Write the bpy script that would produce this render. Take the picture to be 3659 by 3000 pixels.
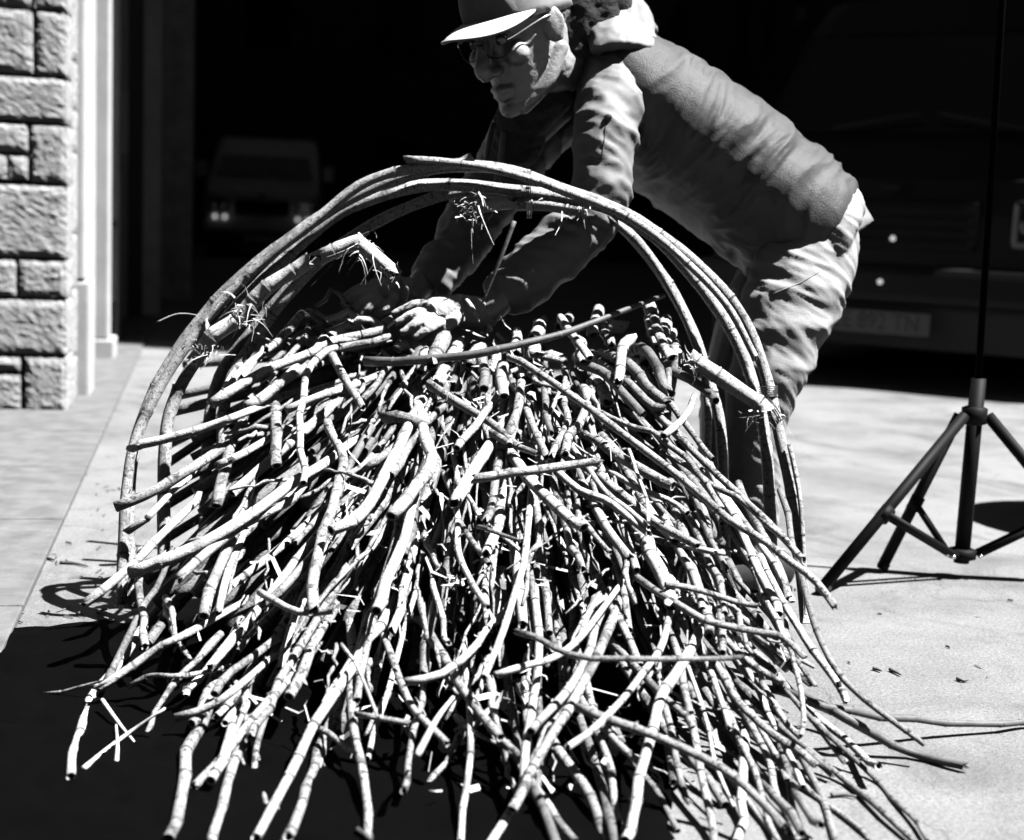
import bpy, bmesh, math, random
import numpy as np
from mathutils import Vector, Matrix, noise as mnoise

# ------------------------------------------------------------------ camera, world, sun, exposure
SC = bpy.context.scene
for _o in list(bpy.data.objects):
    bpy.data.objects.remove(_o)
COL = SC.collection
FPX = 5080.0                      # focal length in pixels of the 3659 x 3000 photograph
CAMH = 0.72
PITCH = math.atan(700 / FPX)
ROLL = math.radians(2.5)
CPOS = Vector((0, 0, CAMH))
FW = Vector((0, math.cos(PITCH), -math.sin(PITCH)))
R0 = Vector((1, 0, 0))
U0 = Vector((0, math.sin(PITCH), math.cos(PITCH)))
RT = R0 * math.cos(ROLL) + U0 * math.sin(ROLL)
UP = -R0 * math.sin(ROLL) + U0 * math.cos(ROLL)

cam = bpy.data.cameras.new('camera')
cam.lens = 36.0 * FPX / 3659.0
cam.sensor_width = 36.0
cam.clip_start = 0.05
cam.clip_end = 400
cam.dof.use_dof = True
cam.dof.focus_distance = 2.35
cam.dof.aperture_fstop = 3.6
camo = bpy.data.objects.new('camera', cam)
COL.objects.link(camo)
M = Matrix.Identity(4)
for i in range(3):
    M[i][0], M[i][1], M[i][2], M[i][3] = RT[i], UP[i], -FW[i], CPOS[i]
camo.matrix_world = M
SC.camera = camo

SUN_AZ = math.radians(-8)         # measured from +X towards +Y (the light comes from the right, slightly in front)
SUN_EL = math.radians(62)
world = bpy.data.worlds.new('World')
SC.world = world
world.use_nodes = True
wn = world.node_tree
wn.nodes.clear()
sky = wn.nodes.new('ShaderNodeTexSky')
sky.sky_type = 'NISHITA'
sky.sun_disc = False
sky.sun_elevation = SUN_EL
sky.sun_rotation = math.radians(90) - SUN_AZ
bw = wn.nodes.new('ShaderNodeRGBToBW')
bg = wn.nodes.new('ShaderNodeBackground')
bg.inputs[1].default_value = 0.0055
wo = wn.nodes.new('ShaderNodeOutputWorld')
wn.links.new(sky.outputs[0], bw.inputs[0])
wn.links.new(bw.outputs[0], bg.inputs[0])
wn.links.new(bg.outputs[0], wo.inputs[0])

sl = bpy.data.lights.new('sun', 'SUN')
sl.energy = 5.0
sl.angle = math.radians(0.6)
sl.color = (1, 1, 1)
so = bpy.data.objects.new('sun', sl)
COL.objects.link(so)
LDIR = Vector((math.cos(SUN_EL) * math.cos(SUN_AZ), math.cos(SUN_EL) * math.sin(SUN_AZ), math.sin(SUN_EL)))
so.rotation_euler = LDIR.to_track_quat('Z', 'Y').to_euler()
so.location = LDIR * 20

vs = SC.view_settings
vs.view_transform = 'Standard'
vs.look = 'None'
vs.exposure = 1.68
vs.gamma = 1.0
vs.use_curve_mapping = False
SC.cycles.max_bounces = 6
SC.cycles.diffuse_bounces = 0
SC.cycles.use_denoising = True

rnd = random.Random(11)

# ------------------------------------------------------------------ helpers
def P(px, py, d):
    """point of the place seen at a photo pixel, d metres along the viewing axis"""
    return CPOS + d * (FW + RT * ((px - 1829.5) / FPX) - UP * ((py - 1500) / FPX))

def ground(px, py, z=0.0):
    v = FW + RT * ((px - 1829.5) / FPX) - UP * ((py - 1500) / FPX)
    t = (z - CAMH) / v.z
    return CPOS + v * t

def tag(o, label=None, cat=None, group=None, kind=None):
    if label: o['label'] = label
    if cat: o['category'] = cat
    if group: o['group'] = group
    if kind: o['kind'] = kind
    return o

def link(name, me, mat=None, parent=None, loc=None):
    o = bpy.data.objects.new(name, me)
    COL.objects.link(o)
    if mat is not None and me is not None:
        for m_ in (mat if isinstance(mat, (list, tuple)) else [mat]):
            me.materials.append(m_)
    if parent is not None:
        o.parent = parent
        o.matrix_parent_inverse = parent_world(parent).inverted()
    if loc is not None:
        o.location = loc
    return o

def parent_world(o):
    m_ = Matrix.LocRotScale(o.location, o.rotation_euler, o.scale)
    if o.parent:
        m_ = parent_world(o.parent) @ o.matrix_parent_inverse @ m_
    return m_

def empty(name, loc, rz=0):
    o = bpy.data.objects.new(name, None)
    COL.objects.link(o)
    o.location = loc
    o.rotation_euler = (0, 0, rz)
    o.empty_display_size = 0.1
    return o

def child(name, me, mat, parent, local=False):
    """local=True: the mesh is given in the parent's own coordinates"""
    o = bpy.data.objects.new(name, me)
    COL.objects.link(o)
    for m_ in (mat if isinstance(mat, (list, tuple)) else [mat]):
        me.materials.append(m_)
    o.parent = parent
    if not local:
        o.matrix_parent_inverse = parent_world(parent).inverted()
    return o

def mesh_from(verts, faces, smooth=True, name='m'):
    me = bpy.data.meshes.new(name)
    me.from_pydata([tuple(v) for v in verts], [], faces)
    if smooth:
        me.polygons.foreach_set('use_smooth', [True] * len(me.polygons))
    me.update()
    return me

def bm_mesh(bm, smooth=False, name='m'):
    me = bpy.data.meshes.new(name)
    bmesh.ops.recalc_face_normals(bm, faces=bm.faces[:])
    bm.to_mesh(me)
    bm.free()
    if smooth:
        me.polygons.foreach_set('use_smooth', [True] * len(me.polygons))
    return me

def add_box(bm, lo, hi, bevel=0.0, M_=None):
    lo, hi = Vector(lo), Vector(hi)
    r = bmesh.ops.create_cube(bm, size=1.0)
    vs_ = r['verts']
    for v in vs_:
        v.co = Vector((lo.x + (v.co.x + .5) * (hi.x - lo.x), lo.y + (v.co.y + .5) * (hi.y - lo.y), lo.z + (v.co.z + .5) * (hi.z - lo.z)))
    if bevel:
        es = list({e for v in vs_ for e in v.link_edges})
        r2 = bmesh.ops.bevel(bm, geom=es, offset=bevel, segments=2, affect='EDGES', profile=0.6)
        vs_ = r2['verts'] if M_ else vs_
    if M_:
        for v in set(vs_):
            v.co = M_ @ v.co
    return vs_

def box_mesh(lo, hi, bevel=0.0):
    bm = bmesh.new()
    add_box(bm, lo, hi, bevel)
    return bm_mesh(bm)

def catmull(pts, n):
    """n points evenly along a Catmull-Rom curve through pts"""
    p = [Vector(q) for q in pts]
    if len(p) == 2:
        dense = [p[0].lerp(p[1], i / 40) for i in range(41)]
    else:
        p = [p[0] * 2 - p[1]] + p + [p[-1] * 2 - p[-2]]
        dense = []
        for i in range(1, len(p) - 2):
            for k in range(16):
                t = k / 16
                a, b, c, d = p[i - 1], p[i], p[i + 1], p[i + 2]
                dense.append(0.5 * ((2 * b) + (c - a) * t + (2 * a - 5 * b + 4 * c - d) * t * t + (3 * b - a - 3 * c + d) * t ** 3))
        dense.append(p[-2])
    L = [0]
    for a, b in zip(dense, dense[1:]):
        L.append(L[-1] + (b - a).length)
    tot = L[-1]
    if np.isscalar(n) and not isinstance(n, (list, np.ndarray)):
        S = [tot * i / (n - 1) for i in range(n)]
    else:
        S = list(n)
    out, j = [], 0
    for s in S:
        while j < len(L) - 2 and L[j + 1] < s:
            j += 1
        t = (s - L[j]) / max(1e-9, L[j + 1] - L[j])
        out.append(dense[j].lerp(dense[j + 1], t))
    return out, tot

def curve_len(pts):
    return catmull(pts, 2)[1]

def frames(pts):
    n = len(pts)
    T = [((pts[min(i + 1, n - 1)] - pts[max(i - 1, 0)])).normalized() for i in range(n)]
    ref = Vector((0, 0, 1)) if abs(T[0].z) < .9 else Vector((1, 0, 0))
    N = (ref - T[0] * ref.dot(T[0])).normalized()
    out = []
    for i in range(n):
        N = (N - T[i] * N.dot(T[i])).normalized()
        out.append((T[i], N, T[i].cross(N)))
    return out

def tube_data(pts, radii, seg=10, flat=1.0):
    fr = frames(pts)
    V, F = [], []
    for p, r, (t, a, b) in zip(pts, radii, fr):
        for k in range(seg):
            an = 2 * math.pi * k / seg
            V.append(p + a * (math.cos(an) * r) + b * (math.sin(an) * r * flat))
    for i in range(len(pts) - 1):
        for k in range(seg):
            k2 = (k + 1) % seg
            F.append((i * seg + k, i * seg + k2, (i + 1) * seg + k2, (i + 1) * seg + k))
    F.append(tuple(range(seg - 1, -1, -1)))
    F.append(tuple((len(pts) - 1) * seg + k for k in range(seg)))
    return V, F

def tube_mesh(pts, radii, seg=10, n=None, flat=1.0):
    if n:
        pr = radii if not np.isscalar(radii) else [radii] * len(pts)
        q, _ = catmull(pts, n)
        rr = np.interp(np.linspace(0, 1, n), np.linspace(0, 1, len(pr)), pr)
        pts, radii = q, list(rr)
    elif np.isscalar(radii):
        radii = [radii] * len(pts)
    V, F = tube_data([Vector(p) for p in pts], radii, seg, flat)
    return mesh_from(V, F)

# ------------------------------------------------------------------ materials (a black-and-white place)
def mat_new(name):
    m_ = bpy.data.materials.new(name)
    m_.use_nodes = True
    nt = m_.node_tree
    b = nt.nodes['Principled BSDF']
    return m_, nt, b

def g(v):
    return (v, v, v, 1)

def nd(nt, t, **kw):
    n = nt.nodes.new(t)
    for k, v in kw.items():
        setattr(n, k, v)
    return n

def ramp(nt, fac, stops):
    r = nt.nodes.new('ShaderNodeValToRGB')
    e = r.color_ramp.elements
    while len(e) < len(stops):
        e.new(0.5)
    for el, (p, v) in zip(e, stops):
        el.position = p
        el.color = g(v)
    nt.links.new(fac, r.inputs[0])
    return r.outputs[0]

def noise_tex(nt, scale, detail=4, rough=.55, coord=None, dist=0.0):
    n = nt.nodes.new('ShaderNodeTexNoise')
    n.inputs['Scale'].default_value = scale
    n.inputs['Detail'].default_value = detail
    n.inputs['Roughness'].default_value = rough
    n.inputs['Distortion'].default_value = dist
    if coord is None:
        tc = nt.nodes.new('ShaderNodeTexCoord')
        coord = tc.outputs['Object']
    nt.links.new(coord, n.inputs['Vector'])
    return n.outputs['Fac']

def mix(nt, fac, a, b, mode='MIX'):
    m_ = nt.nodes.new('ShaderNodeMix')
    m_.data_type = 'RGBA'
    m_.blend_type = mode
    for sock, v in ((m_.inputs[0], fac), (m_.inputs[6], a), (m_.inputs[7], b)):
        if isinstance(v, (int, float)):
            sock.default_value = v if sock.type == 'VALUE' else g(v)
        else:
            nt.links.new(v, sock)
    return m_.outputs[2]

def bump(nt, b, height, strength=.3, dist=.01):
    bn = nt.nodes.new('ShaderNodeBump')
    bn.inputs['Strength'].default_value = strength
    bn.inputs['Distance'].default_value = dist
    nt.links.new(height, bn.inputs['Height'])
    nt.links.new(bn.outputs[0], b.inputs['Normal'])

def simple(name, v, rough=.6, metal=0.0, spots=0.25, scale=8, bmp=0.0, bscale=60, spec=.5):
    m_, nt, b = mat_new(name)
    b.inputs['Roughness'].default_value = rough
    b.inputs['Metallic'].default_value = metal
    b.inputs['Specular IOR Level'].default_value = spec
    f = noise_tex(nt, scale, 5, .6)
    c = ramp(nt, f, [(.3, v * (1 - spots)), (.7, v * (1 + spots))])
    nt.links.new(c, b.inputs['Base Color'])
    if bmp:
        bump(nt, b, noise_tex(nt, bscale, 4, .6), bmp, .004)
    return m_

def make_cane_mat(name, pale, tan, dark, cover, sc=55):
    m_, nt, b = mat_new(name)
    tc = nd(nt, 'ShaderNodeTexCoord')
    oi = nd(nt, 'ShaderNodeObjectInfo')
    add = nd(nt, 'ShaderNodeVectorMath', operation='ADD')
    mul = nd(nt, 'ShaderNodeVectorMath', operation='SCALE')
    comb = nd(nt, 'ShaderNodeCombineXYZ')
    for k in range(3):
        nt.links.new(oi.outputs['Random'], comb.inputs[k])
    nt.links.new(comb.outputs[0], mul.inputs[0])
    mul.inputs['Scale'].default_value = 37.0
    nt.links.new(tc.outputs['Object'], add.inputs[0])
    nt.links.new(mul.outputs[0], add.inputs[1])
    co = add.outputs[0]
    base = ramp(nt, noise_tex(nt, 9, 3, .5, co), [(.3, tan), (.65, pale)])
    vary = ramp(nt, oi.outputs['Random'], [(0, .72), (.5, 1.0), (1, 1.12)])
    base = mix(nt, 1.0, base, vary, 'MULTIPLY')
    spots = ramp(nt, noise_tex(nt, sc, 6, .72, co, .6), [(cover, 0), (cover + .07, 1)])
    base = mix(nt, spots, base, dark)
    fleck = ramp(nt, noise_tex(nt, 260, 4, .7, co), [(cover - .02, 0), (cover + .10, .85)])
    base = mix(nt, fleck, base, dark * .8)
    big = ramp(nt, noise_tex(nt, 14, 5, .6, co, .4), [(.57, 0), (.68, .8)])
    base = mix(nt, big, base, dark * 1.5)
    a = nd(nt, 'ShaderNodeAttribute', attribute_name='ring')
    base = mix(nt, a.outputs['Fac'], base, .035)
    nt.links.new(base, b.inputs['Base Color'])
    b.inputs['Roughness'].default_value = .48
    b.inputs['Specular IOR Level'].default_value = .4
    bump(nt, b, mix(nt, .5, noise_tex(nt, 110, 5, .7, co), noise_tex(nt, 320, 3, .7, co)), .75, .006)
    return m_

MAT = {}
MAT['cane_pale'] = make_cane_mat('pale_cane', .68, .46, .12, .575, 75)
MAT['cane_mott'] = make_cane_mat('mottled_cane', .46, .25, .05, .535, 70)
MAT['cane_dark'] = make_cane_mat('dark_cane', .26, .13, .04, .55, 90)
MAT['cane_hoop'] = make_cane_mat('hoop_cane', .62, .34, .07, .54, 110)
MAT['inside'] = simple('cane_hollow', .03, .9)
MAT['husk'] = simple('dry_husk', .62, .8, spots=.3, scale=60)
MAT['bark'] = simple('dark_lath', .10, .6, spots=.4, scale=30, bmp=.4)
MAT['jacket'] = simple('jacket_cloth', .065, .55, spots=.2, scale=14, bmp=.4, bscale=330, spec=.3)
MAT['jacket_light'] = simple('jacket_lighter_cloth', .22, .6, spots=.12, scale=14, bmp=.25, bscale=500, spec=.35)
MAT['jacket_dark'] = simple('dark_lining', .018, .95, spots=.5, scale=60, bmp=.8, bscale=150)
MAT['trousers'] = simple('work_trouser_cloth', .34, .75, spots=.18, scale=9, bmp=.3, bscale=420)
MAT['cap'] = simple('cap_cloth', .62, .75, spots=.10, scale=18, bmp=.3, bscale=500)
MAT['glove'] = simple('glove_cloth', .58, .8, spots=.22, scale=26, bmp=.5, bscale=420)
MAT['skin'] = simple('skin', .34, .45, spots=.12, scale=60, bmp=.35, bscale=260)
MAT['black'] = simple('black_paint', .005, .6, spots=.2, spec=.12)
MAT['black_matt'] = simple('black_rubber', .012, .8, spots=.3)
MAT['van_dark'] = simple('dark_van_paint', .012, .45, spots=.12, scale=3, spec=.14)
MAT['van_pale'] = simple('grey_van_paint', .45, .3, spots=.12, scale=3)
MAT['chrome'] = simple('chrome', .75, .15, 1.0, spots=.05)
MAT['glass'] = simple('dark_glass', .012, .05, spots=.0)
MAT['plate_white'] = simple('plate_white', .40, .5, spots=.1, scale=30)
MAT['plate_ink'] = simple('plate_ink', .015, .6)
MAT['wire'] = simple('tie_wire', .12, .4, .6)

def make_concrete():
    m_, nt, b = mat_new('concrete')
    big = noise_tex(nt, .9, 5, .6, None, .4)
    mid = noise_tex(nt, 7, 6, .65)
    fine = noise_tex(nt, 170, 4, .7)
    c = ramp(nt, big, [(.32, .17), (.66, .30)])
    c = mix(nt, .5, c, ramp(nt, mid, [(.3, .17), (.7, .30)]))
    c = mix(nt, ramp(nt, fine, [(.56, 0), (.70, .7)]), c, .06)
    grit = noise_tex(nt, 45, 5, .75)
    c = mix(nt, 1.0, c, ramp(nt, noise_tex(nt, 150, 4, .75), [(.36, .62), (.64, 1.0)]), 'MULTIPLY')
    c = mix(nt, ramp(nt, grit, [(.60, 0), (.70, .5)]), c, .08)
    stain = noise_tex(nt, 2.6, 6, .7, None, 1.2)
    c = mix(nt, ramp(nt, stain, [(.50, 0), (.66, .65)]), c, .07)
    vor = nd(nt, 'ShaderNodeTexVoronoi', feature='DISTANCE_TO_EDGE')
    vor.inputs['Scale'].default_value = .8
    tc = nd(nt, 'ShaderNodeTexCoord')
    wr = nd(nt, 'ShaderNodeVectorMath', operation='ADD')
    nn = nd(nt, 'ShaderNodeTexNoise')
    nn.inputs['Scale'].default_value = 3.5
    nn.inputs['Detail'].default_value = 6
    nt.links.new(tc.outputs['Object'], nn.inputs['Vector'])
    nt.links.new(tc.outputs['Object'], wr.inputs[0])
    nt.links.new(nn.outputs['Color'], wr.inputs[1])
    nt.links.new(wr.outputs[0], vor.inputs['Vector'])
    crack = ramp(nt, vor.outputs['Distance'], [(0.0, .55), (.006, 0)])
    c = mix(nt, crack, c, .06)
    nt.links.new(c, b.inputs['Base Color'])
    rr = ramp(nt, big, [(.35, .42), (.6, .75)])
    nt.links.new(rr, b.inputs['Roughness'])
    bump(nt, b, mix(nt, .5, fine, grit), .8, .008)
    return m_

def make_stone():
    m_, nt, b = mat_new('rough_stone')
    n1 = noise_tex(nt, 26, 7, .68, None, .4)
    c = ramp(nt, n1, [(.3, .30), (.55, .46), (.75, .62)])
    nt.links.new(c, b.inputs['Base Color'])
    b.inputs['Roughness'].default_value = .85
    bump(nt, b, noise_tex(nt, 90, 6, .65), .7, .008)
    return m_
MAT['concrete'] = make_concrete()
MAT['stone'] = make_stone()
MAT['mortar'] = simple('dark_mortar', .03, .95, bmp=.5, bscale=120)
MAT['pave'] = simple('paving_stone', .125, .7, spots=.3, scale=14, bmp=.4, bscale=120)
MAT['plaster'] = simple('pale_plaster', .5, .8, spots=.14, scale=6, bmp=.3, bscale=120)
MAT['door_paint'] = simple('grey_door_paint', .5, .5, spots=.2, scale=5)
MAT['door_dark'] = simple('dark_door_wood', .3, .55, spots=.3, scale=7)
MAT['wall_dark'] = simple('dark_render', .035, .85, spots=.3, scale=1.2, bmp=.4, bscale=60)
MAT['barrel'] = simple('barrel_plastic', .03, .45)

# ------------------------------------------------------------------ ground
def grid_mesh(x0, x1, y0, y1, z, nx=2, ny=2):
    V = [(x0 + (x1 - x0) * i / (nx - 1), y0 + (y1 - y0) * j / (ny - 1), z) for j in range(ny) for i in range(nx)]
    F = [(j * nx + i, j * nx + i + 1, (j + 1) * nx + i + 1, (j + 1) * nx + i) for j in range(ny - 1) for i in range(nx - 1)]
    return mesh_from(V, F, smooth=False)
gr = link('ground', grid_mesh(-150, 150, -60, 250, 0), MAT['concrete'])
tag(gr, kind='structure')

# pavement strip of slabs along the doorway on the left
FA = math.radians(12.4)                       # the house front runs back and to the left
EX = Vector((math.cos(FA), math.sin(FA), 0))  # out of the house front, to the right
EY = Vector((-math.sin(FA), math.cos(FA), 0)) # along the house front, away from the camera
C0 = ground(238, 1478)
C0.z = 0
def L(x, y, z=0.0):
    return C0 + EX * x + EY * y + Vector((0, 0, z))
def local_box(lo, hi, bevel=0.0):
    bm = bmesh.new()
    add_box(bm, lo, hi, bevel)
    me = bm_mesh(bm)
    for v in me.vertices:
        v.co = L(*v.co)
    return me
pv = empty('pavement', L(.1, 0))
tag(pv, kind='structure')
yy = -3.2
while yy < 7:
    ln = 0.62 + rnd.random() * .12
    child('slab', local_box((-.60, yy, -.05), (.155, yy + ln - .008, .012 + rnd.random() * .002), .004), MAT['pave'], pv)
    yy += ln

# ------------------------------------------------------------------ stone pillar at the left, block by block
def stone_block(lo, hi, seed, rough=.007):
    bm = bmesh.new()
    add_box(bm, lo, hi)
    size = max(hi[i] - lo[i] for i in range(3))
    for _ in range(6):
        bmesh.ops.subdivide_edges(bm, edges=[e for e in bm.edges if e.calc_length() > .013], cuts=1, use_grid_fill=True)
    lo_, hi_ = Vector(lo), Vector(hi)
    off = Vector((seed * 3.1, seed * 7.7, seed * 1.3))
    for v in bm.verts:
        c = v.co.copy()
        e = min(c.x - lo_.x, hi_.x - c.x) if abs(c.y - lo_.y) < 1e-5 else 1
        ez = min(c.z - lo_.z, hi_.z - c.z)
        edge = min(e, ez, 1)
        k = min(1, max(0, edge / .018))
        h = .45 * mnoise.noise((c + off) * 26) + .75 * mnoise.noise((c + off) * 62) + .4 * mnoise.noise((c + off) * 120)
        if abs(c.y - lo_.y) < 1e-5:
            v.co.y -= (.006 + h * rough * .42) * k
        if abs(c.x - hi_.x) < 1e-5:
            ed = min(c.y - lo_.y, hi_.y - c.y, ez)
            v.co.x += (.003 + h * rough * .5) * min(1, max(0, ed / .018))
        if k < 1:
            v.co += mnoise.noise_vector((c + off) * 60) * .003
    me = bm_mesh(bm, smooth=False)
    for v in me.vertices:
        v.co = L(*v.co)
    return me
PS = FPX / (C0 - CPOS).dot(FW)                 # pixels per metre at the pillar
def pz(y):                                     # photo row (photo pixels) to height at the pillar
    return (1478 - y) / PS
pillar = empty('stone_pillar', L(-.3, .15))
tag(pillar, 'pillar of rough hewn stone blocks with dark joints beside the doorway', 'pillar')
child('mortar_core', local_box((-1.0, .016, 0), (-.016, .40, 3.2)), MAT['mortar'], pillar)
zk = .8643
rows = [  # top, bottom (zoom rows), vertical joints in zoom columns
    (100, 345, [158]), (360, 530, []), (785, 1070, []), (1085, 1230, [90]), (1245, 1465, [])]
def xl(col):                                   # zoom column of the joint to local x
    return (col - 280) * zk / PS / 1.0
blocks = []
for t, b_, js in rows:
    edges = [-999] + js + [280]
    for a, c in zip(edges, edges[1:]):
        blocks.append((max(-1.0, xl(a) + .006), xl(c) - (.006 if c != 280 else 0), pz(b_ * zk), pz(t * zk)))
blocks += [(-1.0, xl(130), pz(655 * zk), pz(545 * zk)), (-1.0, xl(50), pz(762 * zk), pz(670 * zk)), (xl(60), xl(130), pz(762 * zk), pz(670 * zk)),
           (xl(144), 0, pz(768 * zk), pz(545 * zk)),
           (-1.0, xl(98), pz(1535 * zk), pz(1480 * zk)), (-1.0, xl(98), .004, pz(1553 * zk)), (xl(118), 0, .004, pz(1480 * zk))]
zt = pz(88 * zk)
for hgt, js in ((.22, [150]), (.16, []), (.26, [60]), (.2, [200])):
    edges = [-999] + js + [280]
    for a, c in zip(edges, edges[1:]):
        blocks.append((max(-1.0, xl(a) + .006), xl(c) - (.006 if c != 280 else 0), zt, zt + hgt - .013))
    zt += hgt
for i, (xa, xb, za, zb) in enumerate(blocks):
    child('stone', stone_block((xa, 0, za), (xb, .2, zb), i + 1), MAT['stone'], pillar)
# return side stones, behind the corner ones
zz = .004
k = 0
while zz < 2.2:
    h = (.17, .25, .2, .29, .15)[k % 5]
    child('stone', stone_block((-.2, .213, zz), (0.0, .40, zz + h - .013), 60 + k), MAT['stone'], pillar)
    zz += h
    k += 1

# house front behind the pillar: jambs, plinth, door leaves
house = empty('house_front', L(-.3, 2))
tag(house, 'plastered house front with door jambs running back into the dark', 'building')
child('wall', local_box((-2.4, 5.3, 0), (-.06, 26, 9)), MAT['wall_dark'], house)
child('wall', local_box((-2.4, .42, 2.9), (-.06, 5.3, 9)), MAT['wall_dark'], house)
child('door_jamb', local_box((-.35, .42, .44), (.028, .62, 2.9), .012), MAT['plaster'], house)
child('plinth', local_box((-.35, .42, 0), (.045, .64, .44), .012), MAT['plaster'], house)
child('reveal', local_box((-.35, .64, .0), (-.035, 1.8, 2.9), .004), MAT['plaster'], house)
child('door_jamb', local_box((-.35, 1.8, .1), (.024, 2.0, 2.9), .008), MAT['plaster'], house)
child('plinth', local_box((-.3, 1.79, 0), (.05, 2.06, .10), .01), MAT['plaster'], house)
dl = child('door_leaf', local_box((-.30, 2.0, .02), (-.02, 2.62, 2.7), .006), MAT['door_paint'], house)
child('door_handle', local_box((-.02, 2.2, .62), (.035, 2.28, .66), .006), MAT['black'], dl)
child('hinge', local_box((-.02, 2.2, .10), (.03, 2.29, .26), .006), MAT['black'], dl)
child('door_jamb', local_box((-.30, 2.62, .0), (.022, 2.8, 2.7), .006), MAT['door_paint'], house)
for q in range(6):
    child('plank', local_box((-.12, 2.9 + q * .24, .03), (-.03 + .012 * (q % 2), 3.13 + q * .24, 2.7), .008), MAT['door_dark'], house)
child('door_jamb', local_box((-.3, 4.4, 0), (.06, 4.7, 2.8), .012), MAT['wall_dark'], house)
child('wall_plate', local_box((-.02, 3.4, 1.02), (.022, 3.44, 1.36), .004), MAT['plate_white'], house)
child('pier', local_box((-.3, 4.72, 0), (.17, 5.25, 9)), MAT['door_paint'], house)
child('pier', local_box((-.3, 6.6, 0), (.36, 7.4, 9)), MAT['door_dark'], house)
child('door_leaf', local_box((-.12, 5.27, .02), (-.05, 5.9, 2.8), .006), MAT['door_dark'], house)

# tall building added on the right, out of view: its shade keeps the street behind dark
def facade_building(name, label, x0, x1, y0, y1, h, face, mat):
    b = empty(name, ((x0 + x1) / 2, (y0 + y1) / 2, 0))
    tag(b, label, 'building')
    child('wall', box_mesh((x0, y0, 0), (x1, y1, h)), mat, b)
    child('roof', box_mesh((x0 - .25, y0 - .25, h), (x1 + .25, y1 + .25, h + .22), .03), MAT['wall_dark'], b)
    if face == 'y':
        n = int((x1 - x0) // 2.6)
        for i in range(n):
            for lv in range(int(h // 3)):
                cx = x0 + (i + .5) * (x1 - x0) / n
                z = lv * 3 + 1.0
                w = child('window', box_mesh((cx - .5, y0 - .03, z), (cx + .5, y0 + .02, z + 1.4)), MAT['glass'], b)
                child('frame', box_mesh((cx - .58, y0 - .05, z - .08), (cx + .58, y0 - .012, z), .01), MAT['wall_dark'], w)
    else:
        n = int((y1 - y0) // 2.6)
        for i in range(n):
            for lv in range(int(h // 3)):
                cy = y0 + (i + .5) * (y1 - y0) / n
                z = lv * 3 + 1.0
                w = child('window', box_mesh((x0 - .03, cy - .5, z), (x0 + .02, cy + .5, z + 1.4)), MAT['glass'], b)
                child('frame', box_mesh((x0 - .05, cy - .58, z - .08), (x0 - .012, cy + .58, z), .01), MAT['wall_dark'], w)
    return b
facade_building('shade_building', 'unseen tall building added on the right to shade the street behind the van', 4.2, 10, 6.5, 29.9, 34, 'x', MAT['wall_dark'])
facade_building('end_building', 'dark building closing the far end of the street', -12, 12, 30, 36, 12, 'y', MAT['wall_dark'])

# ------------------------------------------------------------------ vans
def text_mesh(body, size, depth=.001):
    cu = bpy.data.curves.new('t', 'FONT')
    cu.body = body
    cu.size = size
    cu.extrude = depth
    cu.align_x = 'CENTER'
    cu.align_y = 'CENTER'
    o = bpy.data.objects.new('t', cu)
    COL.objects.link(o)
    dg = bpy.context.evaluated_depsgraph_get()
    me = bpy.data.meshes.new_from_object(o.evaluated_get(dg))
    bpy.data.objects.remove(o)
    me.materials.clear()
    return me

def xform(me, M_):
    me.transform(M_)
    return me

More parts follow.
